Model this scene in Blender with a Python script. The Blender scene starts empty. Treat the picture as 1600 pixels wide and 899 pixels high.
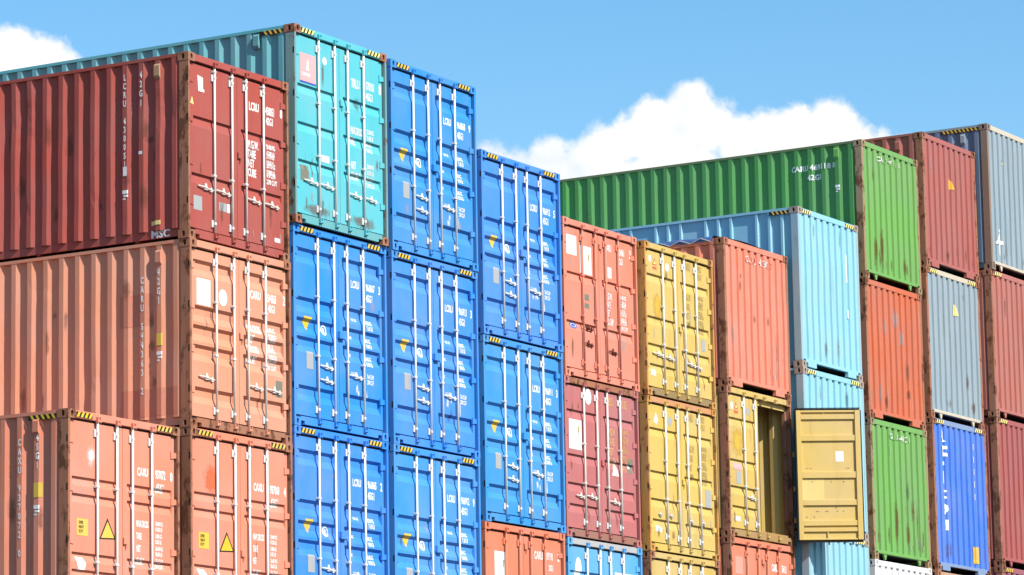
import bpy, bmesh, math, random
from mathutils import Vector, Matrix, noise as mnoise
R = math.radians
rnd = random.Random(7)
scene = bpy.context.scene
COL = scene.collection

# ------------------------------------------------------------------ camera
CAM_H = 1.50                                   # eye height above the yard
cam_d = bpy.data.cameras.new('camera'); cam = bpy.data.objects.new('camera', cam_d); COL.objects.link(cam)
cam_d.sensor_width = 36.0; cam_d.lens = 36.0*5949.5/1600.0
cam_d.clip_start = 0.5; cam_d.clip_end = 5000.0
_y, _p, _r = R(59.191), R(9.707), R(-1.005)
_f = Vector((math.sin(_y)*math.cos(_p), math.cos(_y)*math.cos(_p), math.sin(_p)))
_s = Vector((math.cos(_y), -math.sin(_y), 0)); _u = _s.cross(_f)
_rt = _s*math.cos(_r)+_u*math.sin(_r); _up = -_s*math.sin(_r)+_u*math.cos(_r)
cam.matrix_world = Matrix(((_rt.x, _up.x, -_f.x, -41.402), (_rt.y, _up.y, -_f.y, -29.784),
                           (_rt.z, _up.z, -_f.z, CAM_H), (0, 0, 0, 1)))
scene.camera = cam

# ------------------------------------------------------------------ sun, sky, exposure
SUN_AZ, SUN_EL = R(180+13), R(42)              # azimuth from +Y towards +X
sd = Vector((math.sin(SUN_AZ)*math.cos(SUN_EL), math.cos(SUN_AZ)*math.cos(SUN_EL), math.sin(SUN_EL)))
sl = bpy.data.lights.new('sun', 'SUN'); sl.energy = 5.0; sl.angle = R(0.53); sl.color = (1.0, 0.95, 0.88)
so = bpy.data.objects.new('sun', sl); COL.objects.link(so)
so.rotation_euler = sd.to_track_quat('Z', 'Y').to_euler(); so.location = sd*80
scene.view_settings.view_transform = 'Standard'; scene.view_settings.look = 'None'
scene.view_settings.exposure = 0.58; scene.view_settings.gamma = 1.0
scene.view_settings.use_curve_mapping = False

def pix_dir(px, py):                           # direction of a photograph pixel (1600 x 899)
    d = _f*5949.5 + _rt*(px-800) - _up*(py-449.5); d.normalize(); return d
def azel(d): return math.atan2(d.x, d.y), math.asin(d.z)

world = bpy.data.worlds.new('World'); scene.world = world; world.use_nodes = True
nt = world.node_tree; nt.nodes.clear(); N, L = nt.nodes, nt.links
def wn(t, **k):
    n = N.new(t)
    for a, b in k.items(): setattr(n, a, b)
    return n
def wm(op, a, b=None, c=None):
    n = wn('ShaderNodeMath', operation=op)
    for i, v in enumerate((a, b, c)):
        if v is None: continue
        if isinstance(v, (int, float)): n.inputs[i].default_value = v
        else: L.new(v, n.inputs[i])
    return n.outputs[0]
sky = wn('ShaderNodeTexSky', sky_type='NISHITA', sun_disc=False, sun_elevation=SUN_EL, sun_rotation=SUN_AZ,
         air_density=1.0, dust_density=0.6, ozone_density=1.0, altitude=0)
tc = wn('ShaderNodeTexCoord'); sx = wn('ShaderNodeSeparateXYZ'); L.new(tc.outputs['Generated'], sx.inputs[0])
az = wm('ARCTAN2', sx.outputs[0], sx.outputs[1]); el = wm('ARCSINE', sx.outputs[2])
az0, el0 = azel(_f); ce = math.cos(el0)
cb = wn('ShaderNodeCombineXYZ')
L.new(wm('MULTIPLY', wm('SUBTRACT', az, az0), ce), cb.inputs[0]); L.new(el, cb.inputs[1])
PX = 1/5949.5
blobs = [(765,262,40),(800,280,48),(858,252,38),(905,262,42),(950,235,42),(992,214,40),(1030,205,55),(1078,172,46),(1110,200,48),
         (1152,222,44),(1200,212,44),(1245,205,44),(1298,198,44),(1340,222,36),(1385,236,38),(1425,250,34),(1060,300,90),(960,320,80),(1200,310,90),(1330,300,70),(840,330,70),
         (8,100,60),(58,112,58),(100,128,50),(-70,110,75),(-160,140,90),(140,160,40)]
acc = None
for bx, by, br in blobs:
    a, e = azel(pix_dir(bx, by))
    vd = wn('ShaderNodeVectorMath', operation='DISTANCE'); L.new(cb.outputs[0], vd.inputs[0])
    vd.inputs[1].default_value = ((a-az0)*ce, e, 0)
    d = wm('SUBTRACT', vd.outputs['Value'], br*PX)
    acc = d if acc is None else wm('SMOOTH_MIN', acc, d, 9*PX)
# billows that break up the outline
nz = wn('ShaderNodeTexNoise', noise_dimensions='3D'); L.new(tc.outputs['Generated'], nz.inputs['Vector'])
nz.inputs['Scale'].default_value = 125; nz.inputs['Detail'].default_value = 7; nz.inputs['Roughness'].default_value = 0.62
acc = wm('ADD', acc, wm('MULTIPLY', wm('SUBTRACT', nz.outputs[0], 0.5), 56*PX))
# the rest of the sky: scattered cumulus of the same kind, away from the two banks in view
ng = wn('ShaderNodeTexNoise', noise_dimensions='3D'); mp = wn('ShaderNodeMapping'); L.new(tc.outputs['Generated'], mp.inputs[0])
mp.inputs['Scale'].default_value = (1, 1, 2.4); mp.inputs['Location'].default_value = (3.1, 1.7, 0.4)
L.new(mp.outputs[0], ng.inputs['Vector']); ng.inputs['Scale'].default_value = 5.0; ng.inputs['Detail'].default_value = 9; ng.inputs['Roughness'].default_value = 0.55
gen = wm('MULTIPLY', wm('SUBTRACT', 0.70, ng.outputs[0]), 0.25)
far = wn('ShaderNodeVectorMath', operation='DISTANCE'); L.new(tc.outputs['Generated'], far.inputs[0]); far.inputs[1].default_value = _f
gen = wm('ADD', gen, wm('MULTIPLY', wm('MAXIMUM', wm('SUBTRACT', 0.30, far.outputs['Value']), 0.0), 1.0))
acc = wm('MINIMUM', acc, gen)
cm = wn('ShaderNodeMapRange', interpolation_type='SMOOTHSTEP'); L.new(acc, cm.inputs[0])
cm.inputs[1].default_value = 8*PX; cm.inputs[2].default_value = -15*PX; cm.inputs[3].default_value = 0; cm.inputs[4].default_value = 1
n2 = wn('ShaderNodeTexNoise'); L.new(tc.outputs['Generated'], n2.inputs['Vector']); n2.inputs['Scale'].default_value = 42; n2.inputs['Detail'].default_value = 6
cr = wn('ShaderNodeValToRGB'); L.new(n2.outputs[0], cr.inputs[0])
cr.color_ramp.elements[0].position = 0.30; cr.color_ramp.elements[0].color = (0.57, 0.62, 0.67, 1)
cr.color_ramp.elements[1].position = 0.44; cr.color_ramp.elements[1].color = (0.72, 0.72, 0.72, 1)
hs = wn('ShaderNodeHueSaturation'); L.new(sky.outputs[0], hs.inputs['Color']); hs.inputs['Saturation'].default_value = 1.36; hs.inputs['Hue'].default_value = 0.4935
b1 = wn('ShaderNodeBackground'); L.new(hs.outputs[0], b1.inputs[0]); b1.inputs[1].default_value = 0.120
b2 = wn('ShaderNodeBackground'); L.new(cr.outputs[0], b2.inputs[0]); b2.inputs[1].default_value = 1.0
mx = wn('ShaderNodeMixShader'); L.new(cm.outputs[0], mx.inputs[0]); L.new(b1.outputs[0], mx.inputs[1]); L.new(b2.outputs[0], mx.inputs[2])
wo = wn('ShaderNodeOutputWorld'); L.new(mx.outputs[0], wo.inputs[0])

# ------------------------------------------------------------------ materials
def lin(c):
    return tuple(((v/255)/12.92 if v/255 <= 0.04045 else ((v/255+0.055)/1.055)**2.4) for v in c)
def alb(c, k=1.62):                            # base colour of a paint from its sunlit look
    return tuple(min(0.8, v/k) for v in lin(c))
MATS = {}
def paint(name, base, rust=0.10, dirt=0.25, rough=0.52, streak=0.35, rustcol=(0.13, 0.055, 0.028), bump=0.06, metal=0.0, runs=0.45):
    if name in MATS: return MATS[name]
    m = bpy.data.materials.new(name); m.use_nodes = True; MATS[name] = m
    t = m.node_tree; ns, lk = t.nodes, t.links; b = ns['Principled BSDF']
    def nd(ty, **k):
        n = ns.new(ty)
        for a, v in k.items(): setattr(n, a, v)
        return n
    ge = nd('ShaderNodeNewGeometry')
    def noise(scale, sc=(1, 1, 1), det=6, ro=0.6, off=0.0):
        mp = nd('ShaderNodeMapping'); lk.new(ge.outputs['Position'], mp.inputs[0]); mp.inputs['Scale'].default_value = sc
        mp.inputs['Location'].default_value = (off, off*0.7, off*1.3)
        n = nd('ShaderNodeTexNoise'); lk.new(mp.outputs[0], n.inputs['Vector'])
        n.inputs['Scale'].default_value = scale; n.inputs['Detail'].default_value = det; n.inputs['Roughness'].default_value = ro
        return n.outputs[0]
    def mr(v, a, b2, c=0.0, d=1.0):
        n = nd('ShaderNodeMapRange'); lk.new(v, n.inputs[0])
        for i, x in enumerate((a, b2, c, d)): n.inputs[i+1].default_value = x
        return n.outputs[0]
    def mix(f, c1, c2):
        n = nd('ShaderNodeMix', data_type='RGBA')
        if isinstance(f, float): n.inputs[0].default_value = f
        else: lk.new(f, n.inputs[0])
        for i, c in ((6, c1), (7, c2)):
            if isinstance(c, tuple): n.inputs[i].default_value = (*c[:3], 1)
            else: lk.new(c, n.inputs[i])
        return n.outputs[2]
    o = rnd.uniform(0, 40)
    fade = tuple(v*0.80+0.20*(sum(base)/3)*1.15 for v in base)
    dark = tuple(v*0.72 for v in base)
    c = mix(mr(noise(0.9, off=o), 0.35, 0.68), base, fade)
    c = mix(mr(noise(1.7, (2.2, 2.2, 0.22), off=o+5), 0.50, 0.74, 0, streak), c, dark)
    grime = tuple(0.55*v+0.45*w for v, w in zip(base, (0.16, 0.12, 0.09)))
    c = mix(mr(noise(3.1, (1, 1, 0.5), det=9, ro=0.7, off=o+9), 0.54, 0.76, 0, dirt), c, grime)
    c = mix(mr(noise(16, (1, 1, 1), det=5, ro=0.7, off=o+2), 0.60, 0.72, 0, dirt*1.1), c, grime)
    if runs > 0:
        rn = noise(1.0, (11, 11, 0.45), det=4, ro=0.55, off=o+21); pn = noise(1.3, (1, 1, 0.8), det=3, off=o+31)
        mu = nd('ShaderNodeMath', operation='MULTIPLY'); lk.new(mr(rn, 0.60, 0.72), mu.inputs[0]); lk.new(mr(pn, 0.48, 0.66, 0, runs), mu.inputs[1])
        c = mix(mu.outputs[0], c, tuple(0.5*v+0.5*w for v, w in zip(rustcol, grime)))
        sc = noise(1.0, (3, 3, 60), det=2, off=o+41); sp = noise(1.1, det=2, off=o+47)
        m2 = nd('ShaderNodeMath', operation='MULTIPLY'); lk.new(mr(sc, 0.66, 0.70), m2.inputs[0]); lk.new(mr(sp, 0.56, 0.66, 0, runs*0.7), m2.inputs[1])
        c = mix(m2.outputs[0], c, grime)
    rk = noise(5.5, (1, 1, 0.55), det=10, ro=0.72, off=o+13)
    r1 = mr(rk, 0.74-0.36*rust, 0.80-0.36*rust)
    c = mix(r1, c, rustcol)
    lk.new(c, b.inputs['Base Color'])
    rg = nd('ShaderNodeMapRange'); lk.new(r1, rg.inputs[0]); rg.inputs[3].default_value = rough; rg.inputs[4].default_value = 0.85
    lk.new(rg.outputs[0], b.inputs['Roughness']); b.inputs['Metallic'].default_value = metal
    b.inputs['Specular IOR Level'].default_value = 0.14
    bp = nd('ShaderNodeBump'); bp.inputs['Strength'].default_value = bump; bp.inputs['Distance'].default_value = 0.05
    lk.new(noise(2.6, (1, 1, 0.6), det=4, off=o+3), bp.inputs['Height']); lk.new(bp.outputs[0], b.inputs['Normal'])
    return m
def plain(name, base, rough=0.6, var=0.15):
    if name in MATS: return MATS[name]
    return paint(name, base, rust=-0.6, dirt=var, rough=rough, streak=var, bump=0.02, runs=0.0)

def stain(name, col, strength=0.8, nscale=3.0, cut_=0.0, side=False):
    if name in MATS: return MATS[name]
    m = bpy.data.materials.new(name); m.use_nodes = True; MATS[name] = m
    t = m.node_tree; ns, lk = t.nodes, t.links; b = ns['Principled BSDF']
    b.inputs['Base Color'].default_value = (*col, 1); b.inputs['Roughness'].default_value = 0.7; b.inputs['Specular IOR Level'].default_value = 0.2
    tcn = ns.new('ShaderNodeTexCoord'); mp = ns.new('ShaderNodeMapping'); lk.new(tcn.outputs['Generated'], mp.inputs[0])
    mp.inputs['Location'].default_value = (0, -1, -1) if side else (-1, 0, -1); mp.inputs['Scale'].default_value = (0, 2, 2) if side else (2, 0, 2)
    ln = ns.new('ShaderNodeVectorMath'); ln.operation = 'LENGTH'; lk.new(mp.outputs[0], ln.inputs[0])
    ge = ns.new('ShaderNodeNewGeometry'); nz = ns.new('ShaderNodeTexNoise'); lk.new(ge.outputs['Position'], nz.inputs['Vector'])
    nz.inputs['Scale'].default_value = nscale*4; nz.inputs['Detail'].default_value = 6; nz.inputs['Roughness'].default_value = 0.65
    a = ns.new('ShaderNodeMath'); a.operation = 'MULTIPLY_ADD'; lk.new(nz.outputs[0], a.inputs[0]); a.inputs[1].default_value = 1.3+cut_; lk.new(ln.outputs['Value'], a.inputs[2])
    mr = ns.new('ShaderNodeMapRange'); mr.interpolation_type = 'SMOOTHSTEP'; lk.new(a.outputs[0], mr.inputs[0])
    mr.inputs[1].default_value = 1.55; mr.inputs[2].default_value = 0.85-0.0*cut_; mr.inputs[3].default_value = 0.0; mr.inputs[4].default_value = strength
    lk.new(mr.outputs[0], b.inputs['Alpha']); return m
S_RUST = stain('rust_stain', (0.18, 0.075, 0.035), 0.55)
S_DARK = stain('dark_scuff', (0.09, 0.07, 0.06), 0.40)
S_OCH = stain('ochre_stain', (0.55, 0.34, 0.05), 0.9)
S_ORG = stain('orange_stain', (0.62, 0.13, 0.05), 0.9)
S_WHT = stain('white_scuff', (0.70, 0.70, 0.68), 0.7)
S_RUST2 = stain('side_rust_stain', (0.14, 0.06, 0.035), 0.38, side=True)
S_DARK2 = stain('side_dark_scuff', (0.08, 0.05, 0.05), 0.32, side=True)
S_GRY = stain('grey_scuff', (0.34, 0.33, 0.32), 0.45)
RUST = paint('rusty_brown_steel', (0.30, 0.125, 0.070), rust=0.62, dirt=0.9, rough=0.8, rustcol=(0.115, 0.048, 0.026), runs=0.9, streak=0.8)
OCHRE = paint('rusty_ochre_steel', (0.46, 0.23, 0.055), rust=0.55, dirt=0.9, rough=0.8, rustcol=(0.17, 0.07, 0.025), runs=0.9, streak=0.8)
ZINC = paint('zinc_white_bar', (0.66, 0.66, 0.64), rust=0.06, dirt=0.35, rough=0.45, rustcol=(0.30, 0.17, 0.09))
RODR = paint('worn_white_bar', (0.62, 0.58, 0.52), rust=0.20, dirt=0.5, rough=0.5, rustcol=(0.28, 0.14, 0.07))
BRK = paint('bracket_steel', (0.55, 0.55, 0.53), rust=0.2, dirt=0.5, rough=0.5, rustcol=(0.22, 0.12, 0.07))
BLACK = plain('black_rubber', (0.018, 0.018, 0.018), 0.7)
GASK = plain('grey_gasket', (0.045, 0.042, 0.040), 0.75)
HOLE = plain('recess_shade_black', (0.02, 0.017, 0.015), 0.9)  # near-black colour standing for the shade inside holes and slots
WHITE = plain('white_print', (0.70, 0.70, 0.68), 0.5, 0.12)
WORNW = paint('worn_white_print', (0.66, 0.66, 0.64), rust=-0.6, dirt=0.7, streak=0.3)
YEL = plain('yellow_print', (0.60, 0.40, 0.03), 0.6, 0.45)
PALEY = plain('pale_yellow_print', (0.72, 0.60, 0.16), 0.5, 0.2)
GOLD = plain('gold_print', (0.62, 0.34, 0.03), 0.5, 0.15)
GREYP = plain('grey_plate', (0.30, 0.31, 0.31), 0.5, 0.3)
OLIVEP = plain('olive_plate', (0.16, 0.16, 0.12), 0.6, 0.3)
PINK = plain('pink_sticker', (0.58, 0.30, 0.30), 0.5, 0.2)
NAVY = plain('navy_print', (0.03, 0.08, 0.36), 0.5)
BROWNP = plain('brown_print', (0.34, 0.24, 0.07), 0.6, 0.3)
REDP = plain('red_print', (0.55, 0.10, 0.06), 0.6, 0.3)
OLDP = plain('faded_ochre_print', (0.50, 0.26, 0.10), 0.6, 0.3)
TARP = plain('blue_tarpaulin', (0.05, 0.11, 0.28), 0.55, 0.3)
ROPE = plain('pale_rope', (0.45, 0.48, 0.52), 0.8)
WOOD = plain('plywood_floor', (0.20, 0.12, 0.06), 0.8, 0.4)
CONC = plain('concrete_block', (0.34, 0.33, 0.31), 0.9, 0.4)

# ------------------------------------------------------------------ mesh helpers
class MB:
    def __init__(s): s.v = []; s.f = []
    def quad(s, *p):
        i = len(s.v); s.v += [tuple(q) for q in p]; s.f.append(tuple(range(i, i+len(p))))
    def box(s, x0, x1, y0, y1, z0, z1, bv=0.0):
        i = len(s.v)
        if bv <= 0:
            s.v += [(x0,y0,z0),(x1,y0,z0),(x1,y1,z0),(x0,y1,z0),(x0,y0,z1),(x1,y0,z1),(x1,y1,z1),(x0,y1,z1)]
            s.f += [(i+a,i+b,i+c,i+d) for a,b,c,d in ((3,2,1,0),(4,5,6,7),(0,1,5,4),(1,2,6,5),(2,3,7,6),(3,0,4,7))]
        else:
            b = bmesh.new(); bmesh.ops.create_cube(b, size=1)
            for q in b.verts: q.co = Vector(((x0+x1)/2+q.co.x*(x1-x0), (y0+y1)/2+q.co.y*(y1-y0), (z0+z1)/2+q.co.z*(z1-z0)))
            bmesh.ops.bevel(b, geom=list(b.edges), offset=bv, segments=1, affect='EDGES'); b.verts.index_update()
            s.v += [tuple(q.co) for q in b.verts]; s.f += [tuple(i+q.index for q in f.verts) for f in b.faces]; b.free()
    def tube(s, pts, r, n=8, cap=True):
        pts = [Vector(p) for p in pts]; i = len(s.v); k = len(pts)
        for j, p in enumerate(pts):
            t = (pts[min(j+1, k-1)]-pts[max(j-1, 0)]).normalized()
            a = Vector((0, 0, 1)) if abs(t.z) < 0.9 else Vector((0, 1, 0))
            u = t.cross(a).normalized(); w = t.cross(u)
            for q in range(n):
                c = 2*math.pi*q/n; s.v.append(tuple(p+u*math.cos(c)*r+w*math.sin(c)*r))
        for j in range(k-1):
            for q in range(n):
                s.f.append((i+j*n+q, i+j*n+(q+1) % n, i+(j+1)*n+(q+1) % n, i+(j+1)*n+q))
        if cap: s.f.append(tuple(range(i, i+n))); s.f.append(tuple(i+(k-1)*n+q for q in range(n)))
    def prism(s, pts, y0, y1):                 # polygon in x,z swept along y
        i = len(s.v); n = len(pts)
        s.v += [(x, y0, z) for x, z in pts]+[(x, y1, z) for x, z in pts]
        s.f.append(tuple(range(i, i+n))); s.f.append(tuple(i+n+q for q in reversed(range(n))))
        for q in range(n): s.f.append((i+q, i+n+q, i+n+(q+1) % n, i+(q+1) % n))
    def grid(s, us, vs, fn):
        i = len(s.v); n = len(vs)
        for u in us:
            for v in vs: s.v.append(tuple(fn(u, v)))
        for a in range(len(us)-1):
            for b in range(n-1): s.f.append((i+a*n+b, i+(a+1)*n+b, i+(a+1)*n+b+1, i+a*n+b+1))
    def mesh(s, name, smooth=False):
        m = bpy.data.meshes.new(name); m.from_pydata(s.v, [], s.f)
        b = bmesh.new(); b.from_mesh(m); bmesh.ops.recalc_face_normals(b, faces=b.faces)
        if smooth:
            for f in b.faces: f.smooth = True
        b.to_mesh(m); b.free(); m.materials.append(None); return m
CACHE = {}
def cached(key, fn):
    if key not in CACHE: CACHE[key] = fn()
    return CACHE[key]
def obj(name, mesh, mat, parent=None, loc=(0, 0, 0)):
    o = bpy.data.objects.new(name, mesh); COL.objects.link(o)
    if not len(mesh.materials): mesh.materials.append(None)
    o.material_slots[0].link = 'OBJECT'; o.material_slots[0].material = mat
    o.parent = parent; o.location = loc; return o

W, LEN = 2.438, 12.192
LY, HX, LZ, LT = 0.045, 0.078, 0.165, 0.135    # door face depth, hinge inset, sill and header heights
LW = W/2-HX-0.004
CX, CY, CZ = 0.162, 0.178, 0.118

def casting_mesh():
    mb = MB(); n = 14
    def face(o, u, v, w, du, dv, su, sv):      # o centre, u/v axes, w outward; slot half sizes su, sv
        o, u, v, w = map(Vector, (o, u, v, w)); out = []; inn = []
        for q in range(n):
            a = 2*math.pi*(q+0.5)/n; c, s_ = math.cos(a), math.sin(a); k = 1/max(abs(c), abs(s_))
            out.append(o+u*c*k*du+v*s_*k*dv)
            e = abs(c)**3.2+abs(s_)**3.2; e = e**(-1/3.2); inn.append(o+u*c*e*su+v*s_*e*sv)
        # snap four rim points to the corners
        for sx in (-1, 1):
            for sy in (-1, 1):
                cpt = o+u*sx*du+v*sy*dv; j = min(range(n), key=lambda t: (out[t]-cpt).length); out[j] = cpt
        for q in range(n):
            r = (q+1) % n
            mb.quad(out[q], out[r], inn[r], inn[q]); mb.quad(inn[q], inn[r], inn[r]-w*0.05, inn[q]-w*0.05)
    x, y, z = CX/2, CY/2, CZ/2
    face((x, 0, z), (1, 0, 0), (0, 0, 1), (0, -1, 0), x, z, 0.026, 0.040)
    face((x, CY, z), (1, 0, 0), (0, 0, 1), (0, 1, 0), x, z, 0.026, 0.040)
    face((0, y, z), (0, 1, 0), (0, 0, 1), (-1, 0, 0), y, z, 0.026, 0.040)
    face((CX, y, z), (0, 1, 0), (0, 0, 1), (1, 0, 0), y, z, 0.026, 0.040)
    face((x, y, CZ), (1, 0, 0), (0, 1, 0), (0, 0, 1), x, y, 0.032, 0.060)
    mb.quad((0, 0, 0), (CX, 0, 0), (CX, CY, 0), (0, CY, 0))
    return mb.mesh('corner_casting')
def casting_core():                            # near-black core that paints the shade inside a casting
    mb = MB(); mb.box(0.048, CX-0.048, 0.048, CY-0.048, 0.012, CZ-0.046); return mb.mesh('casting_core')

PITCH, PH = 0.278, 0.246
OUT, INN = 0.009, 0.055
def side_profile(y, a=OUT, b=INN):             # outward x of the corrugated side at distance y from the front
    t = ((y-PH+PITCH/2) % PITCH)-PITCH/2       # 0 at the middle of an outer flat
    t = abs(t); f = 0.037
    if t <= f: return a
    if t >= PITCH/2-f+0.002: return b
    return a+(b-a)*(t-f)/(PITCH/2-2*f+0.002)
def side_breaks():
    out = [0.15]; k = 0
    while True:
        c = PH+k*PITCH
        for d in (-0.102, -0.037, 0.037, 0.102):
            if 0.152 < c+d < LEN-0.152: out.append(c+d)
        k += 1
        if c > LEN: break
    return out+[LEN-0.15]
SB = side_breaks()
def side_mesh(h, seed, dent):
    mb = MB(); z0, z1 = 0.150, h-0.048
    nz_ = 18 if dent else 1
    zs = [z0+(z1-z0)*i/nz_ for i in range(nz_+1)]
    def fn(y, z):
        x = side_profile(y)
        if dent:
            e = min(1, (z-z0)/0.15, (z1-z)/0.15, (y-0.15)/0.2, (LEN-0.15-y)/0.2); e = max(0, e)
            q = mnoise.fractal(Vector((seed*3.7, y*1.6, z*1.3)), 0.9, 2.0, 3)
            x += e*dent*(0.004*q+0.022*max(0, q-0.5))
            y += e*dent*0.006*mnoise.noise(Vector((seed*1.7+9, y*2.3, z*1.9)))
        return (x, y, z)
    mb.grid(SB, zs, fn); return mb.mesh('side_panel')
def ribbed_side_mesh(h):                       # flat sheet with narrow hat ribs in groups of three
    mb = MB(); ys = [0.15]; k = 0; y = 0.30
    while y < LEN-0.5:
        ys += [y, y+0.015, y+0.060, y+0.085]; k += 1; y += 0.255 if k % 3 else 0.52
    ys.append(LEN-0.15); on = set()
    for i in range(1, len(ys)-1, 4): on.update((i+1, i+2))
    idx = {round(v, 4): i for i, v in enumerate(ys)}
    mb.grid(ys, [0.150, h-0.048], lambda y, z: (0.012 if idx[round(y, 4)] in on else 0.052, y, z))
    return mb.mesh('side_panel')
def flat_side_mesh(h):
    mb = MB(); mb.grid(SB, [0.15, h-0.11], lambda y, z: (side_profile(y), y, z)); return mb.mesh('side_panel')
# closed end: vertical corrugation
EP, EN = 0.246, 9
def end_profile(x):
    t = ((x-W/2+EP/2) % EP)-EP/2; t = abs(t)
    if abs(x-W/2) > EP*(EN-1)/2+EP*0.40: return 0.014
    g0, g1 = 0.050, 0.061                      # groove half floor, half mouth
    if t <= g0: return 0.048
    if t >= g1: return 0.014
    return 0.048+(0.014-0.048)*(t-g0)/(g1-g0)
def end_breaks():
    xs = [0.060]
    for k in range(EN):
        c = W/2+(k-(EN-1)/2)*EP
        xs += [c-0.061, c-0.050, c+0.050, c+0.061]
    return xs+[W-0.060]
EB = end_breaks()
def end_mesh(h, low, seed=1):
    mb = MB(); zs = [low]+[low+(h-0.105-low)*i/10 for i in range(1, 11)]
    def fn(x, z):
        e = max(0, min(1, (z-low)/0.2, (h-0.105-z)/0.2))
        return (x, end_profile(x)+e*0.010*mnoise.noise(Vector((x*1.5+seed, z*1.3, seed*2.1))), z)
    mb.grid(EB, zs, fn); return mb.mesh('end_panel')

# door leaf: pressed steel sheet with horizontal grooves, kind 'wide' or 'lap'
GROOVE = {'wide': (0.040, 0.085, 0.10, 0.046), 'lap': (0.004, 0.022, 0.12, 0.036), 'slim': (0.006, 0.026, 0.09, 0.034)}
STYLES = {  # distances from the top of the container to the upper lip of each groove
    'blue': [(z, 'wide') for z in (0.32, 1.03, 1.33, 1.60, 2.30)],
    'peach': [(z, 'wide') for z in (0.27, 0.90, 1.17, 1.44, 2.02)],
    'two': [(z, 'lap') for z in (0.86, 1.66)],
    'three': [(z, 'lap') for z in (0.84, 1.40, 1.95)],
    'four': [(z, 'lap') for z in (0.52, 1.24, 1.70, 2.04)],
    'pairs': [(z, 'slim') for z in (0.86, 1.08, 1.84, 2.06)],
}
def leaf_depth(h, style):
    br = [0.0]; g = []
    for zt, kd in STYLES[style]:
        a, b, c, d = GROOVE[kd]; z = h-zt-LZ; g.append((z, z-a, z-a-b, z-a-b-c, d))
    def depth(z):
        for t0, t1, t2, t3, d in g:
            if t3 < z < t0:
                if z >= t1: return d*(t0-z)/(t0-t1)
                if z >= t2: return d
                return d*(z-t3)/(t2-t3)
        return 0.0
    zs = sorted({0.0, h-LT-LZ, *[q for t in g for q in t[:4] if 0.01 < q < h-LT-LZ-0.01]})
    return depth, zs
def leaf_mesh(h, style):                       # left leaf, hinge at x = 0
    depth, zs = leaf_depth(h, style); mb = MB()
    xs = [0.0, 0.055, 0.062, LW-0.112, LW-0.090, LW]
    on = {2: 1, 3: 1}
    H_ = h-LT-LZ
    xi = {x: i for i, x in enumerate(xs)}
    mb.grid(xs, zs, lambda x, z: (x, depth(z)*on.get(xi[x], 0), z))
    for i in range(len(xs)-1):                 # rims
        mb.quad((xs[i], 0, H_), (xs[i+1], 0, H_), (xs[i+1], 0.06, H_), (xs[i], 0.06, H_))
        mb.quad((xs[i], 0, 0), (xs[i+1], 0, 0), (xs[i+1], 0.06, 0), (xs[i], 0.06, 0))
    for x in (0.0, LW):
        mb.quad((x, 0, 0), (x, 0.06, 0), (x, 0.06, H_), (x, 0, H_))
    mb.quad((0, 0.06, 0), (LW, 0.06, 0), (LW, 0.06, H_), (0, 0.06, H_))
    bm = bmesh.new(); m = mb.mesh('door'); bm.from_mesh(m); bmesh.ops.remove_doubles(bm, verts=bm.verts, dist=0.0005)
    bmesh.ops.recalc_face_normals(bm, faces=bm.faces); bm.to_mesh(m); bm.free(); return m
def mirror(m, name):
    c = m.copy(); c.name = name
    for v in c.vertices: v.co.x = -v.co.x
    c.flip_normals(); return c

def text_mesh(s, size, xs, lines=1.0, align='LEFT'):
    key = ('txt', s, size, xs, lines, align)
    def make():
        cu = bpy.data.curves.new('t', 'FONT'); cu.body = s; cu.size = size/0.70; cu.resolution_u = 2; cu.align_x = align
        cu.space_line = lines; cu.fill_mode = 'FRONT'; cu.offset = size*0.042
        o = bpy.data.objects.new('t', cu); m = bpy.data.meshes.new_from_object(o)
        for v in m.vertices: v.co.x *= xs
        bpy.data.objects.remove(o); return m
    return cached(key, make)
def cut(bm, co, no):
    bmesh.ops.bisect_plane(bm, geom=list(bm.verts)+list(bm.edges)+list(bm.faces), plane_co=co, plane_no=no, dist=1e-5)

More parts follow.
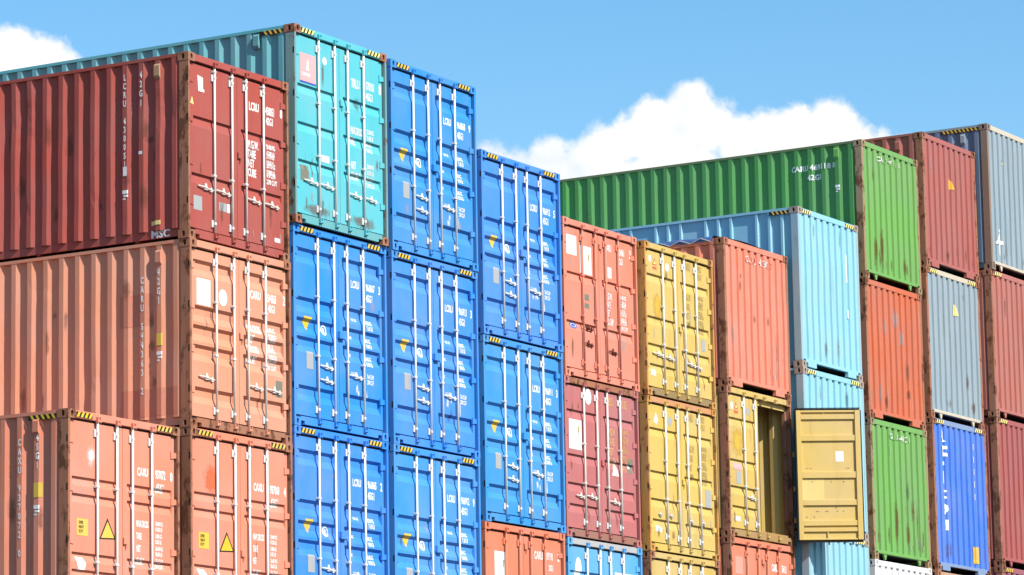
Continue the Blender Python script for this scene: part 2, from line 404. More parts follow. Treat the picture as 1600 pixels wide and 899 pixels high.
class Box:                                     # one shipping container
    def __init__(s, name, h, x, y, ztop, yaw, pm, label, **k):
        s.h = h; s.pm = pm; s.post = k.get('post', pm); s.cast = k.get('cast', s.post)
        s.root = bpy.data.objects.new('shipping_container', None); COL.objects.link(s.root)
        s.root.empty_display_size = 0.3
        s.root.location = (x, y, ztop-h); s.root.rotation_euler = (0, 0, yaw)
        s.root['label'] = label; s.root['category'] = 'container'
        if k.get('group'): s.root['group'] = k['group']
        s.k = k; s.leaf = {}; s.front = k.get('front', 'doors'); s.style = k.get('style', 'two')
        s.frame()
    def P(s, name, mesh, mat=None, loc=(0, 0, 0), parent=None):
        return obj(name, mesh, mat or s.pm, parent or s.root, loc)
    def frame(s):
        h, k = s.h, s.k; simple = k.get('simple', False)
        cm, core = cached('casting', casting_mesh), cached('core', casting_core)
        for x in (0, W-CX):
            for y in (0, LEN-CY):
                for z in (0, h-CZ):
                    c = s.P('corner_casting', cm, s.cast, (x, y, z))
                    if y == 0: s.P('casting_recess', core, HOLE, (0, 0, 0), c)
        if s.front == 'doors':
            def fp():
                mb = MB(); mb.prism([(0.004, CZ), (0.046, CZ), (0.046, h-CZ), (0.004, h-CZ)], 0.004, 0.085)
                mb.box(0.004, 0.085, 0.087, 0.162, CZ, h-CZ, 0.006); return mb.mesh('corner_post')
        else:
            def fp():
                mb = MB(); mb.box(0.004, 0.075, 0.004, 0.155, CZ, h-CZ, 0.008); return mb.mesh('corner_post')
        pl = cached(('post', s.front, h), fp); pr = cached(('postm', s.front, h), lambda: mirror(pl, 'corner_post'))
        s.P('corner_post', pl, s.post); s.P('corner_post', pr, s.post, (W, 0, 0))
        def rp():
            mb = MB(); mb.box(0.004, 0.075, LEN-0.155, LEN-0.004, CZ, h-CZ); return mb.mesh('corner_post')
        pb = cached(('rpost', h), rp); s.P('corner_post', pb, s.post); s.P('corner_post', cached(('rpostm', h), lambda: mirror(pb, 'corner_post')), s.post, (W, 0, 0))
        tr = 0.105 if k.get('open_top') else 0.050
        def rail():
            mb = MB(); mb.box(0.006, 0.066, CY+0.001, LEN-CY-0.001, -tr, -0.006); return mb.mesh('top_rail')
        tm = cached(('tr', tr), rail)
        rm = k.get('rail', s.pm)
        s.P('top_rail', tm, rm, (0, 0, h)); s.P('top_rail', tm, rm, (W-0.072, 0, h))
        def brail():
            mb = MB(); mb.box(0.042, 0.056, CY+0.001, LEN-CY-0.001, 0.044, 0.152); mb.box(0.056, 0.090, CY+0.001, LEN-CY-0.001, 0.044, 0.054)
            return mb.mesh('bottom_rail')
        bm_ = cached('br', brail); bmm = cached('brm', lambda: mirror(bm_, 'bottom_rail'))
        s.P('bottom_rail', bm_); s.P('bottom_rail', bmm, None, (W, 0, 0))
        # sides
        if k.get('side') == 'ribs': sm = cached(('ribs', h), lambda: ribbed_side_mesh(h))
        elif k.get('open_top'): sm = cached(('fs', h), lambda: flat_side_mesh(h))
        elif k.get('dent'): sm = side_mesh(h, rnd.uniform(0, 30), k['dent'])
        else: sm = cached(('side', h), lambda: side_mesh(h, 0, 0))
        s.P('side_panel', sm, k.get('sidemat'))
        s.P('side_panel', cached(('sidem', h), lambda: mirror(cached(('side', h), lambda: side_mesh(h, 0, 0)), 'side_panel')), None, (W, 0, 0))
        # roof, floor, far end
        if not k.get('open_top'):
            def roof():
                mb = MB(); ys = [0.10+0.15*i for i in range(81)]
                ys = [y for y in ys if y < LEN-0.1]; ii = {y: i for i, y in enumerate(ys)}
                mb.grid([0.05, W-0.05], ys, lambda x, y: (x, y, -0.022 if ii[y] % 4 < 2 else -0.038)); return mb.mesh('roof_panel')
            s.P('roof_panel', cached('roof', roof), None, (0, 0, h))
        def floor():
            mb = MB(); mb.box(0.07, W-0.07, 0.10, LEN-0.10, 0.148, 0.160); return mb.mesh('floor')
        s.P('floor', cached('floor', floor), WOOD)
        def under():
            mb = MB(); mb.box(0.07, W-0.07, 0.10, LEN-0.10, 0.134, 0.147); return mb.mesh('floor_underside')
        s.P('floor_underside', cached('under', under), BLACK)  # coated black, which also stands for shade in the gaps under the sills
        def far_end():
            mb = MB(); mb.grid(EB, [0.02, h-0.02], lambda x, z: (x, LEN-end_profile(x), z)); return mb.mesh('end_panel')
        s.P('end_panel', cached(('far', h), far_end))
        if not simple:
            def xm():
                mb = MB(); mb.box(0.072, W-0.072, 0, 0.05, 0.022, 0.130); return mb.mesh('cross_member')
            for i in range(7): s.P('cross_member', cached('xm', xm), s.pm, (0, 0.9+i*1.7, 0))
        if s.front == 'doors': s.doors()
        else: s.closed_end()
    # ---------------------------------------------------------------- closed end facing the camera
    def closed_end(s):
        h, k = s.h, s.k
        low = 0.165
        def hd():
            mb = MB(); mb.box(CX+0.002, W-CX-0.002, 0.008, 0.085, -0.108, -0.008, 0.006); return mb.mesh('end_header')
        s.P('end_header', cached('ehd', hd), k.get('hdmat'), (0, 0, h))
        s.P('end_panel', end_mesh(h, low-0.01, rnd.uniform(0, 20)), k.get('endmat'))
        if k.get('sill') == 'tunnel':
            def sl_():
                mb = MB(); a, b = CX+0.002, W-CX-0.002
                mb.prism([(a+0.085, 0.03), (a+0.42, 0.03), (a+0.42, 0.118), (b-0.42, 0.118), (b-0.42, 0.03), (b-0.085, 0.03), (b-0.085, 0.10), (b, 0.10), (b, 0.175), (a, 0.175), (a, 0.10), (a+0.085, 0.10)], 0.010, 0.075)
                return mb.mesh('end_sill')
            s.P('end_sill', cached('sltun', sl_), k.get('hdmat'))
        else:
            def sl2():
                mb = MB(); a, b = CX+0.002, W-CX-0.002
                mb.box(a, b, 0.010, 0.075, 0.120, 0.178, 0.005); return mb.mesh('end_sill')
            def gus():
                mb = MB(); mb.prism([(-0.075, 0.119), (0.075, 0.119), (0.03, 0.0), (-0.01, 0.0)], 0.02, 0.05); return mb.mesh('sill_gusset')
            s.P('end_sill', cached('slgus', sl2), k.get('hdmat'))
            for x in (0.48, W-0.48): s.P('sill_gusset', cached('gus', gus), k.get('hdmat'), (x, 0, 0.02))
        if k.get('hazard'): s.hazard(front=True, y=0.006, pale=k.get('pale', False))
    # ---------------------------------------------------------------- doors facing the camera
    def doors(s):
        h, k = s.h, s.k; rm = k.get('rods', ZINC); H_ = h-LT-LZ
        def hd():
            mb = MB(); mb.box(CX+0.002, W-CX-0.002, 0.006, 0.085, -0.108, -0.008, 0.006)
            mb.box(0.09, W-0.09, 0.087, 0.13, -0.20, -0.040); return mb.mesh('door_header')
        s.P('door_header', cached('dhd', hd), k.get('hdmat'), (0, 0, h))
        def sill():
            mb = MB(); a, b = CX+0.002, W-CX-0.002
            mb.prism([(a, 0.075), (a+0.10, 0.075), (a+0.10, 0.026), (b-0.10, 0.026), (b-0.10, 0.075), (b, 0.075), (b, 0.140), (a, 0.140)], 0.006, 0.075)
            mb.box(0.09, W-0.09, 0.077, 0.12, 0.06, 0.19); return mb.mesh('door_sill')
        s.P('door_sill', cached('sill', sill), k.get('sillmat'))
        if k.get('simple'): pass
        lm = cached(('leaf', h, s.style), lambda: leaf_mesh(h, s.style)); rmz = cached(('leafr', h, s.style), lambda: mirror(lm, 'door'))
        s.leaf['L'] = s.P('door', lm, k.get('doormat'), (HX, LY, LZ)); s.leaf['R'] = s.P('door', rmz, k.get('doormat'), (W-HX, LY, LZ))
        if k.get('open'): s.leaf['R'].rotation_euler = (0, 0, R(k['open'])); s.leaf['R'].location += Vector((0.0, -0.150, -0.07))
        s.depth, s.zs = leaf_depth(h, s.style)
        def gk():
            mb = MB()
            mb.box(-0.006, LW+0.003, 0.022, 0.055, H_+0.001, H_+0.030); mb.box(-0.006, LW+0.003, 0.022, 0.055, -0.026, -0.001)
            mb.box(-0.030, -0.001, 0.030, 0.055, -0.02, H_+0.028); mb.box(LW+0.0005, LW+0.0035, 0.014, 0.055, 0.0, H_)
            return mb.mesh('door_gasket')
        g = cached(('gk', h), gk); gr = cached(('gkr', h), lambda: mirror(g, 'door_gasket'))
        s.P('door_gasket', g, GASK, (0, 0, 0), s.leaf['L']); s.P('door_gasket', gr, GASK, (0, 0, 0), s.leaf['R'])
        if k.get('simple'): return
        def rod():
            mb = MB(); mb.tube([(0, 0, -0.075), (0, 0, H_+0.055)], 0.0165, 10); return mb.mesh('lock_rod', True)
        def plate():                           # guide bracket bolted beside the rod near its ends
            mb = MB(); mb.box(-0.046, -0.014, 0.014, 0.038, -0.052, 0.052, 0.004); mb.box(-0.02, 0.019, -0.018, 0.030, -0.020, 0.020, 0.004); return mb.mesh('rod_bracket')
        def guide():
            mb = MB(); mb.box(-0.042, 0.020, -0.021, 0.038, -0.016, 0.016, 0.004); return mb.mesh('rod_guide')
        def keeper():
            mb = MB(); mb.box(-0.030, 0.030, -0.036, 0.0, -0.012, 0.020, 0.004); mb.box(-0.038, -0.022, -0.040, 0.0, -0.02, 0.055); mb.box(0.022, 0.034, -0.040, 0.0, -0.02, 0.055); return mb.mesh('cam_keeper')
        def hinge():
            mb = MB(); mb.prism([(-0.105, -0.050), (0.004, -0.034), (0.030, -0.034), (0.030, 0.034), (0.004, 0.034), (-0.105, 0.050)], -0.014, 0.012)
            mb.tube([(0.028, 0.004, -0.045), (0.028, 0.004, 0.045)], 0.014, 8); return mb.mesh('hinge')
        def slot():
            mb = MB(); mb.box(0.0022, 0.012, 0.008, 0.034, -0.048, 0.048, 0.003); return mb.mesh('hinge_slot')  # raised dark block, its colour painting the shade of a cut-out
        rods = (0.63, 1.05, 1.39, 1.815)
        rd = cached(('rod', h), rod); pl = cached('plate', plate); gd = cached('guide', guide); kp = cached('keeper', keeper)
        hg = cached('hinge', hinge); hgm = cached('hingem', lambda: mirror(hg, 'hinge'))
        fr = k.get('guides', (0.40, 0.68)); ry = 0.006-LY
        for i, x in enumerate(rods):
            lf = s.leaf['L'] if i < 2 else s.leaf['R']; lx = x-HX if i < 2 else x-(W-HX)
            s.P('lock_rod', rd, rm, (lx, ry, 0), lf)
            bmt = k.get('brackets', BRK if rm in (ZINC, RODR) else rm)
            s.P('rod_bracket', pl, bmt, (lx, ry, H_-0.13), lf); s.P('rod_bracket', pl, bmt, (lx, ry, 0.11), lf)
            for f in fr: s.P('rod_guide', gd, bmt, (lx, ry, H_*(1-f)), lf)
            s.P('cam_keeper', kp, k.get('keepers', s.pm), (x, 0.006, h-0.112)); s.P('cam_keeper', kp, k.get('keepers', s.pm), (x, 0.006, 0.085))
        for z in (0.16, 0.40, 0.66, 0.90):
            zz = H_*z+0.02*(z-0.5)
            s.P('hinge', hgm, None, (-0.022, 0.004, zz), s.leaf['L']); s.P('hinge_slot', cached('slot', slot), HOLE, (0, 0, LZ+zz)); s.P('hinge', hg, None, (0.022, -0.002, zz), s.leaf['R'])
        # handles: (x where the bar starts, distance from the top, length)
        for hx_, zt, ln in k.get('handles', ()): s.handle(hx_, zt, ln, k.get('handlemat', rm))
        # small lock box / latch over the seam
        def lb():
            mb = MB(); mb.box(-0.075, 0.055, -0.055, -0.001, -0.062, 0.062, 0.012); mb.box(-0.09, 0.07, -0.012, -0.0008, -0.035, 0.035); return mb.mesh('lock_box')
        def latch():
            mb = MB(); mb.box(-0.030, 0.035, -0.030, -0.001, -0.05, 0.05, 0.008); mb.tube([(0.02, -0.02, -0.10), (0.02, -0.03, -0.04), (0.03, -0.02, 0.04)], 0.008, 6); return mb.mesh('latch')
        if k.get('box'): s.P('lock_box', cached('lbox', lb), k.get('boxmat'), (-LW+0.03, 0, h-LZ-k['box']), s.leaf['R'])
        elif k.get('latch') and not k.get('open'): s.P('latch', cached('latch', latch), k.get('latchmat'), (-LW+0.03, 0, h-LZ-k['latch']), s.leaf['R'])
        if k.get('hazard'): s.hazard(front=True, y=0.004, pale=k.get('pale', False))
    def handle(s, x, zt, ln, mat):
        def hm():
            mb = MB()
            mb.tube([(0, -0.020, 0), (ln*0.35, -0.034, -0.004), (ln*0.62, -0.030, -0.018), (ln, -0.022, -0.022)], 0.011, 6)
            mb.box(ln*0.40, ln*0.62, -0.030, 0.0, -0.040, 0.008, 0.004)
            mb.prism([(ln*0.44, 0.0), (ln*0.60, 0.0), (ln*0.55, 0.055), (ln*0.47, 0.055)], -0.024, -0.010)
            mb.prism([(ln*0.80, -0.05), (ln*0.90, -0.05), (ln*0.88, 0.012), (ln*0.82, 0.012)], -0.03, -0.0015)
            return mb.mesh('handle')
        s.put('handle', cached(('handle', round(ln, 2)), hm), mat, x, zt)
    def put(s, name, mesh, mat, x, zt, dy=0.0):   # on a door leaf at container x, distance zt from the top
        if x < W/2: return s.P(name, mesh, mat, (x-HX, dy, s.h-zt-LZ), s.leaf['L'])
        return s.P(name, mesh, mat, (x-(W-HX), dy, s.h-zt-LZ), s.leaf['R'])
    def hazard(s, front=True, side=False, y=0.004, pale=False):
        ym = PALEY if pale else YEL
        def base():
            mb = MB(); mb.box(0, 0.34, -0.003, 0.0, 0, 0.070); return mb.mesh('hazard_plate')
        def stripes():
            mb = MB()
            for i in range(4):
                a = 0.004+i*0.085; mb.prism([(a, 0.001), (a+0.045, 0.001), (a+0.085, 0.069), (a+0.040, 0.069)], -0.0055, -0.0032)
            return mb.mesh('hazard_stripes')
        bm_, sm = cached('hzb', base), cached('hzs', stripes)
        xs = (CX+0.012, W-CX-0.352) if front else ()
        for x in xs:
            b = s.P('hazard_plate', bm_, BLACK, (x, y, s.h-0.094)); s.P('hazard_stripes', sm, ym, (0, 0, 0), b)
    def side_hazard(s, y0=0.20, pale=False, ln=0.45):
        ym = PALEY if pale else YEL
        mb = MB(); mb.box(0.001, 0.0045, y0, y0+ln, s.h-0.115, s.h-0.051)
        b = s.P('hazard_plate', mb.mesh('hazard_plate'), BLACK)
        mb = MB(); n = int(ln/0.085)
        for i in range(n):
            a = y0+0.005+i*0.085
            mb.quad((-0.002, a, s.h-0.114), (-0.002, a+0.04, s.h-0.114), (-0.002, a+0.078, s.h-0.052), (-0.002, a+0.038, s.h-0.052))
        s.P('hazard_stripes', mb.mesh('hazard_stripes'), ym, (0, 0, 0), b)
    # ---------------------------------------------------------------- flat print
    def drape_front(s, bm, mat, name):
        """bm lies in container x,z (y=0); bend it onto the door sheet or closed end, 3 mm proud"""
        if s.front == 'doors':
            xm = sum(v.co.x for v in bm.verts)/len(bm.verts)
            for z in s.zs[1:-1]: cut(bm, (0, 0, z+LZ), (0, 0, 1))
            for v in bm.verts: v.co.y = s.depth(v.co.z-LZ)-0.003
            par = s.leaf['L'] if xm < W/2 else s.leaf['R']
            ox = HX if xm < W/2 else W-HX
            for v in bm.verts: v.co.x -= ox; v.co.z -= LZ
        else:
            x0, x1 = min(v.co.x for v in bm.verts), max(v.co.x for v in bm.verts)
            for x in EB[1:-1]:
                if x0 < x < x1: cut(bm, (x, 0, 0), (1, 0, 0))
            for v in bm.verts: v.co.y = end_profile(v.co.x)-0.012
            par = s.root
        m = bpy.data.meshes.new(name); bm.to_mesh(m); bm.free(); m.materials.clear()
        return s.P(name, m, mat, (0, 0, 0), par)
    DX = 0.075
    def txt(s, t, x, zt, size, mat=None, xs=0.62, lines=1.0, name='marking_text'):
        bm = bmesh.new(); bm.from_mesh(text_mesh(t, size, xs, lines))
        for v in bm.verts: v.co = Vector((x+s.DX*(s.front == 'doors')+v.co.x, 0, s.h-zt-size+v.co.y))
        return s.drape_front(bm, mat or WHITE, name)
    def poly(s, pts, mat, name='sticker'):
        bm = bmesh.new(); d = s.DX*(s.front == 'doors')
        bm.faces.new([bm.verts.new((x+d, 0, s.h-zt)) for x, zt in pts]); return s.drape_front(bm, mat, name)
    def rect(s, x0, x1, a, b, mat, name='sticker'):
        return s.poly([(x0, b), (x1, b), (x1, a), (x0, a)], mat, name)
    def disc(s, x, zt, rx, rz, mat, name='sticker', hole=0.0):
        bm = bmesh.new(); d = s.DX*(s.front == 'doors'); n = 20
        o = [bm.verts.new((x+d+rx*math.cos(2*math.pi*i/n), 0, s.h-zt+rz*math.sin(2*math.pi*i/n))) for i in range(n)]
        if hole:
            q = [bm.verts.new((x+d+rx*hole*math.cos(2*math.pi*i/n), 0, s.h-zt+rz*hole*math.sin(2*math.pi*i/n))) for i in range(n)]
            for i in range(n): bm.faces.new((o[i], o[(i+1) % n], q[(i+1) % n], q[i]))
        else: bm.faces.new(o)
        return s.drape_front(bm, mat, name)
    def mark(s, x, zt, w, h, mat, name='paint_scuff'):   # soft stain centred at x, zt
        return s.rect(x-w/2, x+w/2, zt-h/2, zt+h/2, mat, name)
    def wear(s, n, seed, mats=None, tall=(0.15, 0.6)):
        q = random.Random(seed); lo = 0.25; 
        for i in range(n):
            x = q.choice((q.uniform(0.15, 1.05), q.uniform(1.45, 2.2))); h = q.uniform(*tall); w = q.uniform(0.03, 0.11)
            zt = q.uniform(lo+h/2, s.h-0.24-h/2) if q.random() < 0.45 else s.h-0.22-h/2
            s.mark(x, zt, w, h, q.choice(mats or (S_RUST, S_RUST, S_DARK, S_GRY)), 'rust_run')
    def side_wear(s, n, seed, y1=3.4):
        q = random.Random(seed)
        for i in range(n):
            y = q.uniform(0.3, y1); h = q.uniform(0.12, 0.6); w = q.uniform(0.06, 0.22); zt = q.uniform(0.4, s.h-0.35-h)
            s.srect(y, y+w, zt, zt+h, q.choice((S_RUST2, S_DARK2)), 'rust_run', 0.004)
    def lap(s, o, t=0.0015):                   # a print on top of another print
        o.location.y -= t; return o
    def side_bm(s, bm, mat, name, eps=0.003, flat=None):
        ys = [v.co.y for v in bm.verts]
        if flat is None:
            for y in SB[1:-1]:
                if min(ys) < y < max(ys): cut(bm, (0, y, 0), (0, 1, 0))
        for v in bm.verts: v.co.x = (side_profile(v.co.y) if flat is None else flat)-eps
        m = bpy.data.meshes.new(name); bm.to_mesh(m); bm.free(); m.materials.clear()
        return s.P(name, m, mat)
    def stxt(s, t, y, zt, size, mat=None, xs=0.62, lines=1.0, eps=0.006, flat=None, align='CENTER', rot=0):
        bm = bmesh.new(); bm.from_mesh(text_mesh(t, size, xs, lines, align))
        for v in bm.verts:
            a, b = v.co.x, v.co.y
            v.co = Vector((0, y-a, s.h-zt-size+b))
        return s.side_bm(bm, mat or WHITE, 'marking_text', eps, flat)
    def srect(s, y0, y1, a, b, mat, name='sticker', eps=0.005):
        bm = bmesh.new()
        bm.faces.new([bm.verts.new((0, y, s.h-z)) for y, z in ((y0, a), (y1, a), (y1, b), (y0, b))]); return s.side_bm(bm, mat, name, eps)
    def sprint(s, y, zt):                      # small worn block print on the side
        for a, b, c, d in ((-0.05, 0.045, 0.0, 0.05), (-0.05, 0.02, 0.065, 0.095), (-0.015, 0.03, 0.11, 0.135)):
            s.srect(y+a, y+b, zt+c, zt+d, WORNW, 'number_panel')
    def vent(s, y=PH+PITCH, mat=None, z=0.12):
        def vm():
            mb = MB(); mb.prism([(-0.030, -0.17), (0.0, -0.21), (0.045, -0.21), (0.045, 0), (-0.005, 0), (-0.030, -0.03)], -0.045, 0.045); return mb.mesh('vent_cover')
        s.P('vent_cover', cached('vent', vm), mat or s.pm, (0.010, y, s.h-z))

# ------------------------------------------------------------------ ground
mb = MB(); mb.quad((-900, -900, 0), (1100, -900, 0), (1100, 1100, 0), (-900, 1100, 0))
gm = paint('yard_asphalt', (0.065, 0.063, 0.060), rust=-0.6, dirt=0.5, rough=0.9, streak=0.2)
g = obj('ground', mb.mesh('ground'), gm); g['kind'] = 'structure'; g['label'] = 'dark asphalt yard under the container stacks'

# ------------------------------------------------------------------ paints
def P_(n, c, **k): return paint(n, alb(c), **k)
BLUE = P_('bright_blue_paint', (62, 158, 248), rust=-0.3, dirt=0.10, streak=0.12, rough=0.36)
TEAL = P_('turquoise_paint', (96, 208, 220), rust=0.03, dirt=0.22, streak=0.15)
TEALS = P_('dull_turquoise_paint', (110, 190, 195), rust=0.20, dirt=0.6, streak=0.4)
TPOST = paint('rust_stained_turquoise', (0.14, 0.26, 0.26), rust=0.46, dirt=0.7, rough=0.8)
RED1 = P_('brick_red_paint', (194, 92, 80), rust=0.05, dirt=0.45, runs=0.6)
PEACH = P_('faded_peach_paint', (244, 163, 128), rust=0.04, dirt=0.30)
SALM = P_('salmon_paint', (248, 152, 120), rust=-0.1, dirt=0.2, streak=0.2)
CORAL = P_('coral_paint', (250, 148, 120), rust=0.04, dirt=0.25)
CORAL2 = P_('orange_coral_paint', (244, 140, 104), rust=0.08, dirt=0.3)
MARO = P_('faded_maroon_paint', (206, 122, 120), rust=0.05, dirt=0.3)
YELL = P_('mustard_yellow_paint', (232, 198, 102), rust=0.07, dirt=0.6, runs=0.7, streak=0.5)
YELL2 = P_('pale_mustard_paint', (228, 194, 106), rust=0.10, dirt=0.65, runs=0.7, streak=0.5)
YIN = P_('inner_mustard_paint', (238, 204, 114), rust=0.0, dirt=0.3)
LBLU = P_('pale_sky_blue_paint', (158, 222, 242), rust=-0.02, dirt=0.15, streak=0.15)
LBPO = paint('worn_pale_blue', (0.24, 0.37, 0.42), rust=0.24, dirt=0.5)
GREEN = P_('grass_green_paint', (128, 188, 98), rust=0.08, dirt=0.2)
GPOST = paint('rust_stained_olive', (0.28, 0.19, 0.10), rust=0.58, dirt=0.9, rough=0.8, runs=0.9)
RED10 = P_('dusty_red_paint', (194, 112, 104), rust=0.0, dirt=0.25)
GREY = P_('blue_grey_paint', (162, 182, 192), rust=0.02, dirt=0.25)
GREYR = paint('worn_buff_steel', (0.46, 0.40, 0.30), rust=0.20, dirt=0.5)
ORNG = P_('red_orange_paint', (224, 120, 84), rust=0.06, dirt=0.35)
ROYAL = P_('royal_blue_paint', (84, 138, 242), rust=-0.1, dirt=0.15)
ROYF = P_('grey_blue_paint', (140, 165, 205), rust=0.05, dirt=0.3)
ROSE = P_('rose_red_paint', (202, 122, 108), rust=0.02, dirt=0.3)
WINE = P_('wine_red_paint', (188, 100, 96), rust=0.02, dirt=0.3)
WHT = P_('white_paint', (250, 250, 252), rust=-0.1, dirt=0.15)
SKYB = P_('medium_blue_paint', (100, 184, 246), rust=0.05, dirt=0.3)
DARKROD = CORAL
H_, C_ = 2.591, 2.896
def chipped(n, pm, c):                         # white print flaking off a paint
    return paint('flaking_white_on_'+n, (0.55, 0.55, 0.53), rust=0.74, dirt=0.3, rustcol=alb(c), runs=0.0)
Z0 = CAM_H

BLH = ((0.70, 1.97, 0.34), (0.70, 2.17, 0.34), (1.45, 2.02, 0.36))
BLUEN = []
def blue_box(x, y, z, yaw, num, chk, label, **k):
    nb = len(BLUEN); BLUEN.append(1); bq = random.Random(100+nb)
    pm_ = P_('bright_blue_paint_%d' % nb, tuple(int(v+bq.uniform(-7, 7)) for v in (62, 156, 246)), rust=-0.12, dirt=0.16, streak=0.2, rough=0.4, runs=0.25)
    b = Box('', C_, x, y, z+Z0, yaw, pm_, label, group='bright blue containers', style='blue', hazard=True, box=1.47, handles=BLH, guides=(0.33, 0.66), **k)
    b.txt('LCRU', 1.46, 0.62, 0.105, xs=0.60); b.txt(num, 1.86, 0.62, 0.105, xs=0.52); b.txt(chk, 2.195, 0.62, 0.115, xs=0.62)
    b.txt('45G1', 1.86, 0.78, 0.105, xs=0.55)
    for i, (l, w) in enumerate((('MAX. GR.', '32.500 KG\n71.650 LB'), ('TARE', '3.900 KG\n8.600 LB'), ('NET', '28.600 KG\n63.050 LB'), ('CU.CAP.', '76.4 CU.M\n2700 CU.F'))):
        zt = 1.17+0.265*i
        b.txt(l, 1.45 if i else 1.50, zt, 0.042, xs=0.55); b.txt(w, 1.87, zt-0.01, 0.062, xs=0.45, lines=0.95)
    b.poly([(0.24, 1.30), (0.44, 1.30), (0.42, 1.40), (0.345, 1.50), (0.33, 1.48), (0.26, 1.38)], YEL, 'shield_emblem')
    b.disc(0.80, 1.44, 0.075, 0.075, WHITE, 'round_emblem', 0.72); b.txt('@', 0.755, 1.41, 0.06, xs=0.8)
    b.rect(0.30, 0.47, 1.80, 2.05, GREYP, 'safety_plate')
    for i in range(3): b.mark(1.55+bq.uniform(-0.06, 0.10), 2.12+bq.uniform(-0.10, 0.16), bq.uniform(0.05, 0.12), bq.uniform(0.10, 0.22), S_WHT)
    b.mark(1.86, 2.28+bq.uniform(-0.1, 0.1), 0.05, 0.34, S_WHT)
    for i in range(2): b.mark(bq.uniform(0.15, 2.1), bq.uniform(0.5, 2.6), bq.uniform(0.05, 0.2), bq.uniform(0.1, 0.3), bq.choice((S_DARK, S_GRY)))
    return b
def weights(b, x0, x1, z0, dz, rows, size, mat=None, xs0=0.6, xs1=0.5, lines=1.0):
    for i, (l, w) in enumerate(rows):
        b.txt(l, x0, z0+dz*i, size, mat, xs0); b.txt(w, x1, z0+dz*i-0.012, size*0.62, mat, xs1, lines)

# ------------------------------------------------------------------ the stacks
STACK = []                                     # (column, lowest container)
# column 0
o = Box('', C_, -2.6133, 0.0308, 6.8413+Z0, -0.0015, SALM, 'salmon container numbered CAXU 937072 at the low end of the row, its long side bare', post=RUST, style='pairs', hazard=True, latch=1.62,
        dent=0.6, group='salmon containers', guides=(0.32, 0.70), handles=((0.30, 2.2, 0.3), (1.45, 2.25, 0.3)))
o.txt('CAXU', 1.46, 0.62, 0.105, xs=0.58); o.txt('937072', 1.86, 0.62, 0.11, xs=0.48); o.txt('0', 2.195, 0.62, 0.12); o.txt('45G1', 1.87, 0.80, 0.115, xs=0.55)
ROWS4 = (('MAX.GROSS', '30.480 KG\n67.200 LB'), ('TARE', '3.880 KG\n8.550 LB'), ('NET', '26.600 KG\n58.650 LB'), ('CU.CAP.', '76.3 CU.M\n2.694 CU.FT'))
weights(o, 1.44, 1.86, 1.32, 0.165, ROWS4, 0.085, xs0=0.40)
o.rect(0.16, 0.40, 1.40, 1.62, YEL, 'yellow_sticker'); o.lap(o.txt('SUPER\nHEAVY\nDUTY', 0.20, 1.43, 0.04, BLACK, 0.6))
o.poly([(0.64, 1.635), (0.99, 1.615), (0.815, 1.35)], BLACK, 'warning_triangle'); o.lap(o.poly([(0.675, 1.617), (0.955, 1.600), (0.815, 1.392)], YEL, 'warning_triangle'))
o.poly([(0.14, 1.90), (0.30, 1.90), (0.36, 1.98), (0.33, 2.06), (0.20, 2.07)], WHITE, 'torn_sticker')
o.stxt('\n'.join('CAXU 937072 0'), PH+PITCH*2-0.01, 0.34, 0.085, xs=0.62, lines=0.99); o.stxt('\n'.join('45G1'), PH+PITCH-0.02, 0.30, 0.085, lines=0.98)
o.srect(PH+PITCH-0.085, PH+PITCH+0.05, 0.93, 1.12, YEL, 'yellow_sticker'); o.sprint(PH+PITCH, 1.22)
o.vent(PH+PITCH, z=0.10); o.side_hazard(0.20); STACK.append(o)
# column 1
r = Box('', H_, 0, 0, 12.058+Z0, 0.0008, RED1, 'brick red container numbered LCRU 430051 on top of the peach container', post=RUST, cast=RUST, style='two', dent=1.6, latch=1.25, sillmat=RED1,
        rods=RODR, guides=(0.02, 0.66), handles=((0.26, 1.83, 0.36), (0.68, 1.83, 0.36), (1.43, 1.83, 0.34), (1.86, 1.83, 0.36)))
r.txt('LCRU', 1.43, 0.43, 0.115, xs=0.60); r.txt('430051', 1.84, 0.43, 0.115, xs=0.46); r.txt('8', 2.20, 0.40, 0.13); r.txt('42G1', 1.85, 0.58, 0.105, xs=0.55)
weights(r, 1.40, 1.86, 0.98, 0.135, (('M.G.W.', '30.480 KG\n67.200 LB'), ('TARE', '3.770 KG\n8.310 LB'), ('NET', '26.710 KG\n58.890 LB'), ('CUBE', '67.6 CU.M\n2.390 CU.FT')), 0.11, xs0=0.52)
r.poly([(0.22, 0.50), (0.36, 0.50), (0.36, 0.46), (0.33, 0.46), (0.33, 0.30), (0.20, 0.28)], WHITE, 'torn_sticker')
r.rect(0.10, 0.30, 1.97, 2.17, GREYP, 'safety_plate'); r.rect(0.70, 0.88, 1.98, 2.10, GREYP, 'safety_plate'); r.rect(0.89, 0.96, 1.98, 2.10, WHITE, 'sticker'); r.rect(2.05, 2.19, 2.28, 2.34, WHITE, 'sticker')
r.poly([(0.03, 0.70), (0.11, 0.71), (0.07, 0.60)], PALEY, 'sticker')
r.stxt('\n'.join('LCRU 430051'), PH+PITCH*3, 0.19, 0.085, lines=1.01); r.srect(PH+PITCH*3-0.035, PH+PITCH*3+0.03, 1.49, 1.62, WORNW, 'check_digit_panel')
r.stxt('\n'.join('42G1'), PH+PITCH*2, 0.18, 0.09, lines=1.03); r.sprint(PH+PITCH*3, 1.82)
r.srect(PH+PITCH*2-0.02, PH+PITCH*2+0.05, 1.30, 1.345, WORNW, 'paint_mark'); r.srect(0.48, 0.66, 2.30, 2.36, PALEY, 'sticker')
r.stxt('MSC', 0.50, h_ if False else 2.435, 0.100, WORNW, 1.15, flat=0.042, eps=0.003, align='CENTER')
r.vent(PH+PITCH, P_('buff_vent', (205, 165, 120), rust=0.2), 0.11)
